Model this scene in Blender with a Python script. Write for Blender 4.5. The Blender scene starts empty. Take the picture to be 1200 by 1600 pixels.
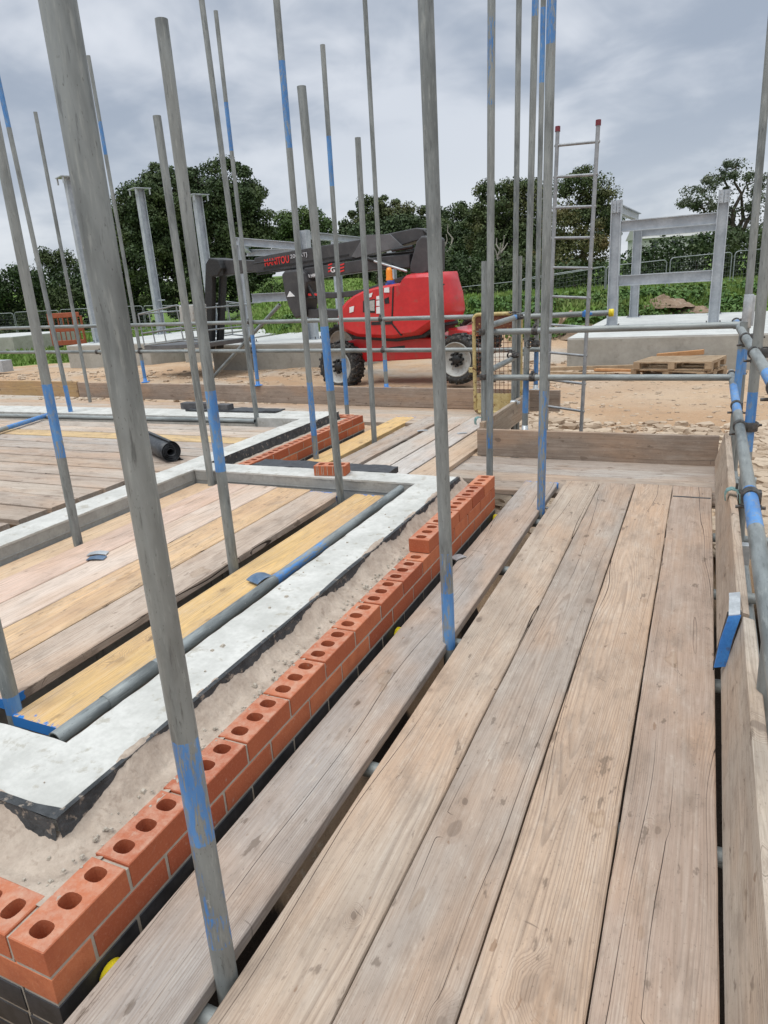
import bpy, bmesh, math, random
from mathutils import Vector, Matrix, noise
R = math.radians
scene = bpy.context.scene
col = scene.collection
rnd = random.Random(7)

# ------------------------------------------------------------------ camera
FOC, H = 1072.0, 1.35            # focal length in photo pixels (1200 wide), eye height over the deck
PITCH, ROLL, VPX = R(18.2), R(3.6), 1107.0

def _camera_axes():
    d = Vector((0, math.cos(PITCH), math.sin(PITCH)))
    c, s = math.cos(ROLL), math.sin(ROLL)
    down = Vector((c * d.x + s * d.y, -s * d.x + c * d.y, d.z))
    dx = VPX - 600
    Y = Vector((dx, -(dx * down.x + FOC * down.z) / down.y, FOC)).normalized()
    up = -down
    X = Y.cross(up)
    if X.x < 0: X = -X
    return X, Y, up
AX, AY, AU = _camera_axes()

def ray(px, py):
    d = Vector((px - 600, py - 800, FOC))
    return Vector((AX.dot(d), AY.dot(d), AU.dot(d)))
def at(px, py, z=0.0):           # the point of the horizontal plane z seen at that spot
    d = ray(px, py); t = (z - H) / d.z
    return Vector((d.x * t, d.y * t, z))
def aty(px, py, y):
    d = ray(px, py); t = y / d.y
    return Vector((d.x * t, y, H + d.z * t))
FWD = Vector((AX.z, AY.z, 0)).normalized()      # horizontal heading of the view
RGT = Vector((FWD.y, -FWD.x, 0))
def atc(px, py, c):              # at horizontal distance c along the heading
    d = ray(px, py); t = c / (d.x * FWD.x + d.y * FWD.y)
    return Vector((d.x * t, d.y * t, H + d.z * t))

cam_d = bpy.data.cameras.new('camera')
cam = bpy.data.objects.new('camera', cam_d); col.objects.link(cam)
cam_d.sensor_fit = 'HORIZONTAL'; cam_d.sensor_width = 36.0
cam_d.lens = FOC / 1200.0 * 36.0
cam_d.clip_start = 0.05; cam_d.clip_end = 3000
right = Vector((AX.x, AY.x, AU.x)); cup = -Vector((AX.y, AY.y, AU.y)); back = -Vector((AX.z, AY.z, AU.z))
m = Matrix((right, cup, back)).transposed().to_4x4(); m.translation = Vector((0, 0, H))
cam.matrix_world = m
scene.camera = cam

# ------------------------------------------------------------------ light and exposure
scene.view_settings.view_transform = 'Standard'
scene.view_settings.look = 'None'
scene.view_settings.exposure = 0.08
scene.view_settings.gamma = 1.0
SUN_EL, SUN_AZ = R(66), R(205)   # azimuth clockwise from +Y
sun_d = bpy.data.lights.new('sun', 'SUN'); sun_d.energy = 1.5; sun_d.angle = R(30); sun_d.color = (1.0, 0.965, 0.91)
sun = bpy.data.objects.new('sun', sun_d); col.objects.link(sun)
sdir = Vector((math.sin(SUN_AZ) * math.cos(SUN_EL), math.cos(SUN_AZ) * math.cos(SUN_EL), math.sin(SUN_EL)))
sun.rotation_euler = sdir.to_track_quat('Z', 'Y').to_euler(); sun.location = (0, 0, 40)

class G:
    """small helper to write node trees"""
    def __init__(s, nt): s.nt = nt; s.L = nt.links
    def n(s, typ, **kw):
        nd = s.nt.nodes.new(typ)
        ins = kw.pop('i', {})
        for k, v in kw.items(): setattr(nd, k, v)
        for k, v in ins.items(): s.put(nd.inputs[k], v)
        return nd
    def put(s, sock, v):
        if isinstance(v, bpy.types.NodeSocket): s.L.new(v, sock)
        else: sock.default_value = v
    def math(s, op, a, b=None, c=None, clamp=False):
        nd = s.nt.nodes.new('ShaderNodeMath'); nd.operation = op; nd.use_clamp = clamp
        for k, v in enumerate((a, b, c)):
            if v is not None: s.put(nd.inputs[k], v)
        return nd.outputs[0]
    def vmath(s, op, a, b=None):
        nd = s.nt.nodes.new('ShaderNodeVectorMath'); nd.operation = op
        s.put(nd.inputs[0], a)
        if b is not None: s.put(nd.inputs[1], b)
        return nd.outputs[0]
    def noise(s, vec, scale, detail=2.0, rough=0.5, dist=0.0, out=0):
        nd = s.n('ShaderNodeTexNoise')
        s.put(nd.inputs['Vector'], vec)
        nd.inputs['Scale'].default_value = scale; nd.inputs['Detail'].default_value = detail
        nd.inputs['Roughness'].default_value = rough; nd.inputs['Distortion'].default_value = dist
        return nd.outputs[out]
    def mix(s, f, a, b, blend='MIX'):
        nd = s.nt.nodes.new('ShaderNodeMix'); nd.data_type = 'RGBA'; nd.blend_type = blend
        s.put(nd.inputs[0], f)
        for sock, v in ((nd.inputs[6], a), (nd.inputs[7], b)):
            if not isinstance(v, bpy.types.NodeSocket) and len(v) == 3: v = (*v, 1)
            s.put(sock, v)
        return nd.outputs[2]
    def remap(s, v, a, b, c=0.0, d=1.0, smooth=True):
        nd = s.nt.nodes.new('ShaderNodeMapRange')
        nd.interpolation_type = 'SMOOTHSTEP' if smooth else 'LINEAR'
        s.put(nd.inputs[0], v)
        for k, q in enumerate((a, b, c, d)): s.put(nd.inputs[k + 1], q)
        return nd.outputs[0]

# world: Nishita sky behind a broken overcast (soft grey clouds laid on a layer overhead)
world = bpy.data.worlds.new('World'); scene.world = world
world.use_nodes = True
w = G(world.node_tree); w.nt.nodes.clear()
out = w.n('ShaderNodeOutputWorld'); bg = w.n('ShaderNodeBackground'); w.L.new(bg.outputs[0], out.inputs[0])
sky = w.n('ShaderNodeTexSky', sky_type='NISHITA', sun_disc=False, sun_elevation=SUN_EL, sun_rotation=SUN_AZ)
tc = w.n('ShaderNodeTexCoord')
sep = w.n('ShaderNodeSeparateXYZ'); w.L.new(tc.outputs['Generated'], sep.inputs[0])
zz = w.math('ADD', w.math('MAXIMUM', sep.outputs[2], 0.0), 0.34)
comb = w.n('ShaderNodeCombineXYZ', i={0: w.math('DIVIDE', sep.outputs[0], zz), 1: w.math('DIVIDE', sep.outputs[1], zz), 2: 0.37})
n1 = w.noise(comb.outputs[0], 1.35, 5, 0.52, 0.3)
n2 = w.noise(w.vmath('ADD', comb.outputs[0], (7.3, 2.1, 0)), 4.2, 5, 0.55, 0.4)
n3 = w.noise(w.vmath('ADD', comb.outputs[0], (1.3, 9.1, 0)), 0.7, 2, 0.5, 0.2)
cl = w.math('ADD', w.math('MULTIPLY', n1, 0.74), w.math('MULTIPLY', n2, 0.26))
shade = w.remap(cl, 0.40, 0.60)
ccol = w.mix(shade, (3.8, 4.5, 5.45), (7.6, 8.2, 8.85))
ccol = w.mix(w.remap(n3, 0.45, 0.68, 0, 0.4), ccol, (3.8, 4.55, 5.6))
hz = w.remap(sep.outputs[2], 0.02, 0.24, 1.0, 0.0)
ccol = w.mix(w.math('MULTIPLY', hz, w.remap(cl, 0.36, 0.6, 0.35, 0.95)), ccol, (7.6, 8.2, 8.7))
zen = w.remap(sep.outputs[2], 0.48, 0.95, 1.0, 3.6)
zc = w.n('ShaderNodeCombineXYZ', i={0: w.math('MULTIPLY', zen, 1.03), 1: zen, 2: w.math('SUBTRACT', zen, w.remap(sep.outputs[2], 0.5, 0.95, 0.0, 0.22))})
ccol = w.mix(1.0, ccol, zc.outputs[0], 'MULTIPLY')
fin = w.mix(0.9, sky.outputs[0], ccol)
w.L.new(fin, bg.inputs[0]); bg.inputs[1].default_value = 0.095

# ------------------------------------------------------------------ object helpers
def tag(o, label=None, cat=None, group=None, kind=None):
    if label: o['label'] = label
    if cat: o['category'] = cat
    if group: o['group'] = group
    if kind: o['kind'] = kind
    return o
def link(o, parent=None):
    col.objects.link(o)
    if parent is not None: o.parent = parent
    return o
def empty(name, label, cat, loc=(0, 0, 0), rz=0.0, group=None):
    o = bpy.data.objects.new(name, None); o.empty_display_size = 0.1
    o.location = loc; o.rotation_euler = (0, 0, rz); link(o)
    return tag(o, label, cat, group)

class MB:
    """collects geometry and links it as ONE mesh object"""
    def __init__(s): s.v = []; s.f = []; s.sm = []; s.mi = []; s.attr = []
    def add(s, vs, fs, smooth=False, mi=0, attr=0.0):
        o = len(s.v); s.v += [tuple(v) for v in vs]
        a = attr if isinstance(attr, list) else [attr] * len(vs)
        s.attr += a
        for f in fs:
            s.f.append(tuple(o + k for k in f)); s.sm.append(smooth); s.mi.append(mi)
    def box(s, a, b, mi=0):
        x0, y0, z0 = a; x1, y1, z1 = b
        s.add([(x0, y0, z0), (x1, y0, z0), (x1, y1, z0), (x0, y1, z0), (x0, y0, z1), (x1, y0, z1), (x1, y1, z1), (x0, y1, z1)],
              [(0, 3, 2, 1), (4, 5, 6, 7), (0, 1, 5, 4), (1, 2, 6, 5), (2, 3, 7, 6), (3, 0, 4, 7)], mi=mi)
    def bar(s, p, q, wx, wy, up=Vector((0, 0, 1)), mi=0):      # rectangular bar from p to q
        p, q = Vector(p), Vector(q); d = (q - p).normalized()
        sx = d.cross(up)
        if sx.length < 1e-4: sx = d.cross(Vector((0, 1, 0)))
        sx.normalize(); sy = sx.cross(d).normalized()
        vs = []
        for c in (p, q):
            for i, j in ((-1, -1), (1, -1), (1, 1), (-1, 1)): vs.append(c + sx * i * wx / 2 + sy * j * wy / 2)
        s.add(vs, [(3, 2, 1, 0), (4, 5, 6, 7), (0, 1, 5, 4), (1, 2, 6, 5), (2, 3, 7, 6), (3, 0, 4, 7)], mi=mi)
    def tube(s, pts, r, n=10, cap=True, mi=0, smooth=True):    # r: number or list
        pts = [Vector(p) for p in pts]; rs = r if isinstance(r, (list, tuple)) else [r] * len(pts)
        vs = []; prev = None
        for k, p in enumerate(pts):
            d = (pts[min(k + 1, len(pts) - 1)] - pts[max(k - 1, 0)]).normalized()
            if prev is None:
                a = d.cross(Vector((0, 0, 1)))
                if a.length < 1e-3: a = d.cross(Vector((1, 0, 0)))
            else: a = prev - d * prev.dot(d)
            a.normalize(); prev = a; b = d.cross(a)
            for j in range(n):
                t = 2 * math.pi * j / n; vs.append(p + (a * math.cos(t) + b * math.sin(t)) * rs[k])
        fs = []
        for k in range(len(pts) - 1):
            for j in range(n):
                fs.append((k * n + j, k * n + (j + 1) % n, (k + 1) * n + (j + 1) % n, (k + 1) * n + j))
        s.add(vs, fs, smooth, mi)
        if cap:
            s.add(vs[:n], [tuple(range(n - 1, -1, -1))], False, mi); s.add(vs[-n:], [tuple(range(n))], False, mi)
    def prism(s, poly, o, u, v, wv, mi=0):                      # polygon in (u,v) at o, extruded by the vector wv
        o, u, v, wv = Vector(o), Vector(u), Vector(v), Vector(wv)
        a = [o + u * p[0] + v * p[1] for p in poly]; n = len(a)
        s.add(a + [p + wv for p in a], [tuple(range(n - 1, -1, -1)), tuple(range(n, 2 * n))] +
              [(k, (k + 1) % n, n + (k + 1) % n, n + k) for k in range(n)], mi=mi)
    def lathe(s, prof, o, axis, n=32, mi=0, smooth=True):       # profile (r, h) round axis at o
        o, ax = Vector(o), Vector(axis).normalized()
        a = ax.cross(Vector((0, 0, 1)))
        if a.length < 1e-3: a = ax.cross(Vector((1, 0, 0)))
        a.normalize(); b = ax.cross(a); vs = []
        for r, h in prof:
            for j in range(n):
                t = 2 * math.pi * j / n; vs.append(o + ax * h + (a * math.cos(t) + b * math.sin(t)) * r)
        fs = [(k * n + j, k * n + (j + 1) % n, (k + 1) * n + (j + 1) % n, (k + 1) * n + j) for k in range(len(prof) - 1) for j in range(n)]
        s.add(vs, fs, smooth, mi)
    def build(s, name, mats, parent=None, bevel=0.0, origin=None, attr_name=None):
        me = bpy.data.meshes.new(name)
        vs = s.v
        if origin is not None:
            ox, oy, oz = origin; vs = [(x - ox, y - oy, z - oz) for x, y, z in vs]
        me.from_pydata(vs, [], s.f)
        me.polygons.foreach_set('use_smooth', s.sm); me.polygons.foreach_set('material_index', s.mi)
        for mm in (mats if isinstance(mats, (list, tuple)) else [mats]): me.materials.append(mm)
        if attr_name:
            at_ = me.attributes.new(attr_name, 'FLOAT', 'POINT'); at_.data.foreach_set('value', s.attr)
        me.update()
        o = bpy.data.objects.new(name, me); link(o, parent)
        if origin is not None: o.location = origin
        bm = bmesh.new(); bm.from_mesh(me); bmesh.ops.recalc_face_normals(bm, faces=bm.faces); bm.to_mesh(me); bm.free()
        if bevel > 0:
            md = o.modifiers.new('bevel', 'BEVEL'); md.width = bevel; md.segments = 2; md.limit_method = 'ANGLE'; md.angle_limit = R(40)
        return o

# ------------------------------------------------------------------ materials
def new_mat(name):
    m = bpy.data.materials.new(name); m.use_nodes = True
    g = G(m.node_tree); b = m.node_tree.nodes['Principled BSDF']
    return m, g, b
def setp(b, **kw):
    for k, v in kw.items(): b.inputs[k.replace('_', ' ')].default_value = v
def bump(g, b, h, strength, dist=0.01):
    nd = g.n('ShaderNodeBump'); nd.inputs['Strength'].default_value = strength; nd.inputs['Distance'].default_value = dist
    g.L.new(h, nd.inputs['Height']); g.L.new(nd.outputs[0], b.inputs['Normal'])

BLUE = (0.035, 0.19, 0.52)

def wood_material(name, grime=1.0, crackiness=1.0, fresh=0.0):
    """weathered scaffold-board timber: growth rings cut lengthwise, fibres, splits, knots, scuffs; colour from the object"""
    m, g, b = new_mat(name)
    tc = g.n('ShaderNodeTexCoord'); oi = g.n('ShaderNodeObjectInfo')
    P = tc.outputs['Object']; idx = oi.outputs['Object Index']; base = oi.outputs['Color']
    off = g.n('ShaderNodeCombineXYZ', i={0: g.math('MULTIPLY', idx, 3.17), 1: g.math('MULTIPLY', idx, 5.71), 2: g.math('MULTIPLY', idx, 1.37)}).outputs[0]
    PS = g.vmath('ADD', P, off)
    sp = g.n('ShaderNodeSeparateXYZ'); g.L.new(P, sp.inputs[0])
    # knots
    kv = g.vmath('MULTIPLY', PS, (7.0, 4.3, 0.0))
    kd = g.noise(PS, 9, 2)
    kv = g.vmath('ADD', kv, g.vmath('MULTIPLY', g.noise(PS, 14, 2, out=1), (0.25, 0.25, 0)))
    vo = g.n('ShaderNodeTexVoronoi', voronoi_dimensions='2D', feature='F1'); vo.inputs['Scale'].default_value = 1.0
    g.L.new(kv, vo.inputs['Vector'])
    sc = g.n('ShaderNodeSeparateColor'); g.L.new(vo.outputs['Color'], sc.inputs[0])
    has = g.math('GREATER_THAN', sc.outputs[0], 0.80)
    kr = g.math('MULTIPLY', g.math('ADD', sc.outputs[1], 0.35), 0.10)
    kdist = g.math('DIVIDE', vo.outputs['Distance'], kr)
    knot = g.math('MULTIPLY', g.remap(kdist, 0.75, 1.1, 1, 0), has)
    halo = g.math('MULTIPLY', g.remap(kdist, 0.6, 3.4, 1, 0), has)
    # growth rings
    wv = g.noise(g.vmath('MULTIPLY', PS, (4.0, 0.55, 4.0)), 1.0, 2, 0.5)
    wv2 = g.noise(g.vmath('MULTIPLY', PS, (20.0, 1.9, 20.0)), 1.0, 2, 0.5)
    rr = g.math('SINE', g.math('MULTIPLY', idx, 12.9))
    xx = g.math('ADD', g.math('ADD', sp.outputs[0], g.math('MULTIPLY', rr, 0.05)), g.math('MULTIPLY', g.math('SUBTRACT', wv, 0.5), 0.16))
    zd = g.math('ADD', g.math('ADD', sp.outputs[2], 0.045), g.math('MULTIPLY', g.math('SUBTRACT', g.noise(g.vmath('MULTIPLY', PS, (0, 0.45, 0)), 1.0, 1), 0.5), 0.13))
    r2 = g.math('SQRT', g.math('ADD', g.math('MULTIPLY', xx, xx), g.math('MULTIPLY', zd, zd)))
    r2 = g.math('ADD', r2, g.math('MULTIPLY', g.math('SUBTRACT', wv2, 0.5), 0.007))
    r2 = g.math('ADD', r2, g.math('MULTIPLY', halo, 0.03))
    grad = g.math('DIVIDE', g.math('ABSOLUTE', xx), r2)
    ring = g.math('FRACT', g.math('MULTIPLY', r2, 165.0))
    lm = g.remap(g.noise(g.vmath('ADD', g.vmath('MULTIPLY', PS, (10, 0.9, 10)), (4, 2, 6)), 1.0, 2, 0.5), 0.38, 0.66)
    late = g.math('MULTIPLY', g.math('MULTIPLY', g.remap(ring, 0.50, 0.90, 0, 1), g.remap(ring, 0.93, 1.0, 1, 0)), g.math('ADD', g.math('MULTIPLY', lm, 0.85), 0.15))
    fine = g.math('FRACT', g.math('MULTIPLY', r2, 290.0)); fine = g.remap(g.math('ABSOLUTE', g.math('SUBTRACT', fine, 0.5)), 0.1, 0.5)
    # fibres
    fib = g.noise(g.vmath('MULTIPLY', PS, (260, 5.0, 260)), 1.0, 3, 0.65)
    fib2 = g.noise(g.vmath('MULTIPLY', PS, (70, 1.6, 70)), 1.0, 3, 0.6)
    # long splits following the grain
    cm = g.noise(g.vmath('ADD', g.vmath('MULTIPLY', PS, (9, 1.0, 9)), (3.3, 7.7, 0)), 1.0, 2, 0.5)
    cw = g.math('MULTIPLY', g.math('MULTIPLY', g.remap(cm, 0.42, 0.68, 0.0, 0.026 * crackiness), g.remap(halo, 0.1, 0.6, 1.0, 0.0)), g.math('ADD', grad, 0.02))
    cf = g.math('FRACT', g.math('ADD', g.math('MULTIPLY', r2, 21.0), g.math('MULTIPLY', g.math('SUBTRACT', g.noise(g.vmath('MULTIPLY', PS, (40, 10, 40)), 1.0, 2), 0.5), 0.03)))
    crack = g.remap(g.math('ABSOLUTE', g.math('SUBTRACT', cf, 0.5)), g.math('MULTIPLY', cw, 0.5), g.math('ADD', cw, 0.0005), 1, 0)
    # scuffs, blotches, pits
    bl = g.noise(g.vmath('MULTIPLY', PS, (5, 2.2, 5)), 1.0, 4, 0.6)
    bl2 = g.noise(g.vmath('ADD', g.vmath('MULTIPLY', PS, (13, 5, 13)), (5, 1, 2)), 1.0, 5, 0.65)
    scuff = g.remap(g.noise(g.vmath('ADD', g.vmath('MULTIPLY', PS, (26, 9, 26)), (1, 4, 0)), 1.0, 4, 0.6), 0.635, 0.70)
    pits = g.remap(g.noise(g.vmath('MULTIPLY', PS, (120, 40, 120)), 1.0, 2, 0.5), 0.70, 0.78)
    pale = g.remap(g.noise(g.vmath('ADD', g.vmath('MULTIPLY', PS, (9, 3, 9)), (8, 3, 0)), 1.0, 5, 0.7), 0.52, 0.75)
    warm = g.remap(g.noise(g.vmath('ADD', g.vmath('MULTIPLY', PS, (4, 1.3, 4)), (2, 8, 0)), 1.0, 3, 0.55), 0.42, 0.68)
    c = g.mix(g.remap(bl, 0.38, 0.70, 0, 0.38 * grime), base, (0.235, 0.175, 0.135))
    c = g.mix(g.math('MULTIPLY', warm, 0.42), c, (0.52, 0.315, 0.185))
    c = g.mix(g.math('MULTIPLY', pale, 0.28), c, (0.60, 0.53, 0.455))
    c = g.mix(g.remap(bl2, 0.48, 0.72, 0, 0.46 * grime), c, (0.17, 0.13, 0.10))
    bl3 = g.noise(g.vmath('ADD', g.vmath('MULTIPLY', PS, (44, 17, 44)), (1, 9, 2)), 1.0, 5, 0.7)
    c = g.mix(g.remap(bl3, 0.52, 0.74, 0, 0.36 * grime), c, (0.16, 0.12, 0.095))
    c = g.mix(g.remap(bl3, 0.46, 0.30, 0, 0.22), c, (0.62, 0.53, 0.44))
    c = g.mix(g.math('MULTIPLY', late, 0.40), c, (0.14, 0.10, 0.075))
    c = g.mix(g.math('MULTIPLY', fine, 0.2), c, (0.23, 0.165, 0.12))
    c = g.mix(g.remap(fib, 0.42, 0.72, 0, 0.36), c, (0.215, 0.15, 0.105))
    c = g.mix(g.remap(fib2, 0.4, 0.75, 0, 0.14), c, (0.66, 0.58, 0.50))
    c = g.mix(g.math('MULTIPLY', scuff, 0.55 * grime), c, (0.10, 0.07, 0.05))
    c = g.mix(g.math('MULTIPLY', pits, 0.35 * grime), c, (0.07, 0.055, 0.05))
    c = g.mix(g.math('MULTIPLY', halo, 0.22), c, (0.22, 0.14, 0.09))
    c = g.mix(g.math('MULTIPLY', knot, g.remap(sc.outputs[2], 0.0, 1.0, 0.25, 0.6)), c, (0.12, 0.085, 0.065))
    c = g.mix(g.math('MULTIPLY', crack, 0.88), c, (0.025, 0.015, 0.012))
    # short scrapes across the grain, grit specks, water-stain tide marks, brown drips
    scr = g.noise(g.vmath('ADD', g.vmath('MULTIPLY', PS, (7, 95, 7)), g.vmath('MULTIPLY', g.noise(g.vmath('MULTIPLY', PS, (6, 6, 6)), 1.0, 1, out=1), (0, 9, 0))), 1.0, 1, 0.4)
    scm = g.remap(g.noise(g.vmath('ADD', g.vmath('MULTIPLY', PS, (11, 5, 11)), (6, 6, 1)), 1.0, 2, 0.5), 0.60, 0.70)
    c = g.mix(g.math('MULTIPLY', g.math('MULTIPLY', g.remap(scr, 0.70, 0.76), scm), 0.6 * grime), c, (0.09, 0.065, 0.05))
    sp_ = g.remap(g.noise(g.vmath('MULTIPLY', PS, (210, 120, 210)), 1.0, 1, 0.4), 0.69, 0.74)
    c = g.mix(g.math('MULTIPLY', sp_, 0.25 * grime), c, (0.08, 0.06, 0.045))
    tide = g.noise(g.vmath('ADD', g.vmath('MULTIPLY', PS, (6, 2.4, 6)), (9, 2, 5)), 1.0, 3, 0.5)
    tl = g.remap(g.math('ABSOLUTE', g.math('SUBTRACT', tide, 0.70)), 0.002, 0.014, 1, 0)
    c = g.mix(g.remap(tide, 0.69, 0.71, 0, 0.14 * grime), c, (0.30, 0.19, 0.09))
    c = g.mix(g.math('MULTIPLY', tl, 0.22 * grime), c, (0.16, 0.09, 0.045))
    drip = g.remap(g.noise(g.vmath('ADD', g.vmath('MULTIPLY', PS, (30, 11, 30)), (2, 7, 3)), 1.0, 3, 0.55), 0.71, 0.75)
    c = g.mix(g.math('MULTIPLY', drip, 0.5 * grime), c, (0.17, 0.085, 0.04))
    # worn blue end paint
    pa = g.n('ShaderNodeAttribute', attribute_name='paint')
    pm = g.remap(g.math('SUBTRACT', g.math('MULTIPLY', pa.outputs['Fac'], 1.25), g.noise(PS, 38, 5, 0.65)), 0.02, 0.12)
    c = g.mix(pm, c, BLUE)
    g.L.new(c, b.inputs['Base Color']); setp(b, Roughness=0.86)
    b.inputs['Specular IOR Level'].default_value = 0.22
    h = g.math('ADD', g.math('MULTIPLY', fib, 0.35), g.math('MULTIPLY', late, 0.22))
    h = g.math('ADD', h, g.math('MULTIPLY', bl2, 0.5))
    h = g.math('SUBTRACT', h, g.math('MULTIPLY', crack, 1.6))
    h = g.math('SUBTRACT', h, g.math('MULTIPLY', scuff, 0.3))
    bump(g, b, h, 0.55, 0.0035)
    return m
M = {}
M['wood'] = wood_material('weathered_timber')
M['wood_clean'] = wood_material('newer_timber', grime=0.55, crackiness=0.6)

def tube_material():
    m, g, b = new_mat('galvanised_tube')
    tc = g.n('ShaderNodeTexCoord'); oi = g.n('ShaderNodeObjectInfo'); idx = oi.outputs['Object Index']
    off = g.n('ShaderNodeCombineXYZ', i={0: g.math('MULTIPLY', idx, 1.7), 1: g.math('MULTIPLY', idx, 0.9), 2: g.math('MULTIPLY', idx, 2.3)}).outputs[0]
    P = g.vmath('ADD', tc.outputs['Object'], off)
    a = g.noise(g.vmath('MULTIPLY', P, (18, 18, 4)), 1.0, 4, 0.6)
    f = g.noise(g.vmath('MULTIPLY', P, (90, 90, 12)), 1.0, 4, 0.65)
    v = g.noise(g.vmath('MULTIPLY', P, (320, 320, 120)), 1.0, 2, 0.5)
    big = g.noise(g.vmath('MULTIPLY', P, (3, 3, 1.1)), 1.0, 2, 0.5)
    c = g.mix(g.remap(a, 0.3, 0.7), (0.135, 0.147, 0.145), (0.275, 0.297, 0.293))
    c = g.mix(g.remap(big, 0.35, 0.68, 0, 0.5), c, (0.33, 0.34, 0.32))
    c = g.mix(g.remap(f, 0.52, 0.72, 0, 0.5), c, (0.40, 0.415, 0.39))
    c = g.mix(g.remap(f, 0.44, 0.28, 0, 0.65), c, (0.07, 0.075, 0.075))
    c = g.mix(g.remap(v, 0.66, 0.76, 0, 0.6), c, (0.07, 0.065, 0.06))
    pa = g.n('ShaderNodeAttribute', attribute_name='paint')
    wn = g.math('ADD', g.math('MULTIPLY', f, 0.6), g.math('MULTIPLY', a, 0.4))
    pm = g.remap(g.math('SUBTRACT', pa.outputs['Fac'], g.remap(wn, 0.3, 0.7, 0.05, 0.95, False)), -0.04, 0.06)
    bc = g.mix(g.remap(a, 0.3, 0.75), (0.05, 0.175, 0.43), (0.12, 0.29, 0.56))
    spl = g.remap(g.noise(g.vmath('MULTIPLY', P, (60, 60, 35)), 1.0, 4, 0.6), 0.70, 0.76)
    c = g.mix(g.math('MULTIPLY', spl, 0.55), c, (0.50, 0.48, 0.43))
    rs = g.remap(g.noise(g.vmath('ADD', g.vmath('MULTIPLY', P, (24, 24, 7)), (3, 1, 4)), 1.0, 5, 0.65), 0.66, 0.76)
    c = g.mix(g.math('MULTIPLY', rs, 0.35), c, (0.16, 0.085, 0.045))
    bc = g.mix(g.remap(g.noise(g.vmath('MULTIPLY', P, (50, 50, 22)), 1.0, 5, 0.7), 0.5, 0.62, 0, 0.6), bc, c)
    c = g.mix(pm, c, bc)
    g.L.new(c, b.inputs['Base Color'])
    g.L.new(g.math('MULTIPLY', g.math('SUBTRACT', 1.0, pm), 0.35), b.inputs['Metallic'])
    g.L.new(g.remap(f, 0.2, 0.8, 0.42, 0.66, False), b.inputs['Roughness'])
    bump(g, b, g.math('ADD', f, g.math('MULTIPLY', pm, 0.4)), 0.18, 0.002)
    return m
M['tube'] = tube_material()

def simple(name, c1, c2, scale=8, rough=0.7, metal=0.0, bumpy=0.2, bdist=0.004, detail=4, c3=None, f3=0.5, spec=0.5, coat=0.0):
    m, g, b = new_mat(name)
    tc = g.n('ShaderNodeTexCoord'); P = tc.outputs['Object']
    a = g.noise(P, scale, detail, 0.6); f = g.noise(P, scale * 7, detail, 0.6)
    c = g.mix(g.remap(a, 0.3, 0.7), c1, c2)
    c = g.mix(g.remap(f, 0.35, 0.7, 0, 0.25), c, tuple(q * 0.7 for q in c1))
    if c3 is not None:
        d = g.noise(g.vmath('ADD', P, (4.1, 2.7, 1.9)), scale * 1.9, 5, 0.65)
        c = g.mix(g.remap(d, 0.56, 0.66, 0, f3), c, c3)
    g.L.new(c, b.inputs['Base Color']); setp(b, Roughness=rough, Metallic=metal)
    b.inputs['Specular IOR Level'].default_value = spec
    if coat: b.inputs['Coat Weight'].default_value = coat
    if bumpy: bump(g, b, g.math('ADD', a, g.math('MULTIPLY', f, 0.5)), bumpy, bdist)
    return m
M['white_con'] = simple('pale_block_top', (0.44, 0.43, 0.395), (0.58, 0.565, 0.525), 7, 0.92, 0, 0.8, 0.006, 7, (0.33, 0.30, 0.245), 0.7)
M['block'] = simple('grey_block', (0.30, 0.295, 0.275), (0.38, 0.375, 0.35), 9, 0.92, 0, 0.5, 0.004, 6, (0.22, 0.21, 0.19), 0.4)
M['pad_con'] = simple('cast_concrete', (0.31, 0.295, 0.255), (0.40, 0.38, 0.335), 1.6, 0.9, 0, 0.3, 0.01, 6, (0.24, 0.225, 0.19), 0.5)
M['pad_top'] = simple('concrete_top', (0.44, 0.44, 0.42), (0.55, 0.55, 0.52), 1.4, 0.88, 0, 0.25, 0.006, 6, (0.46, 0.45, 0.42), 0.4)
M['mortar'] = simple('sandy_mortar', (0.36, 0.285, 0.225), (0.47, 0.385, 0.31), 14, 0.95, 0, 0.9, 0.006, 7, (0.28, 0.215, 0.165), 0.6)
M['joint'] = simple('joint_mortar', (0.36, 0.31, 0.25), (0.46, 0.405, 0.335), 30, 0.95, 0, 0.6, 0.003, 5)
M['dpc'] = simple('black_membrane', (0.018, 0.02, 0.022), (0.06, 0.063, 0.066), 16, 0.6, 0, 0.8, 0.012, 6, (0.29, 0.235, 0.185), 0.9)
M['membrane'] = simple('rolled_membrane', (0.022, 0.024, 0.027), (0.05, 0.053, 0.058), 20, 0.48, 0, 0.3, 0.004, 5, (0.11, 0.11, 0.115), 0.5)
M['eng'] = simple('black_engineering_brick', (0.018, 0.018, 0.02), (0.045, 0.044, 0.048), 18, 0.6, 0, 0.3, 0.003)
M['fitting'] = simple('dark_steel_fitting', (0.05, 0.048, 0.046), (0.14, 0.135, 0.13), 40, 0.55, 0.6, 0.4, 0.002, 4, (0.16, 0.08, 0.04), 0.6)
M['zinc'] = simple('zinc_fitting', (0.42, 0.44, 0.45), (0.58, 0.60, 0.61), 25, 0.45, 0.55, 0.2, 0.002)
M['greenclip'] = simple('green_clip', (0.13, 0.26, 0.25), (0.24, 0.38, 0.36), 30, 0.5, 0.2, 0.2, 0.002, 4, (0.10, 0.06, 0.04), 0.5)
M['bluezinc'] = simple('scraped_blue_metal', (0.07, 0.13, 0.22), (0.16, 0.22, 0.30), 20, 0.5, 0.3, 0.3, 0.003, 5, (0.25, 0.26, 0.27), 0.7)
M['blue'] = simple('blue_paint', (0.03, 0.16, 0.46), (0.06, 0.24, 0.58), 20, 0.5, 0.0, 0.2, 0.002, 4, (0.10, 0.10, 0.10), 0.5)
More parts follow.
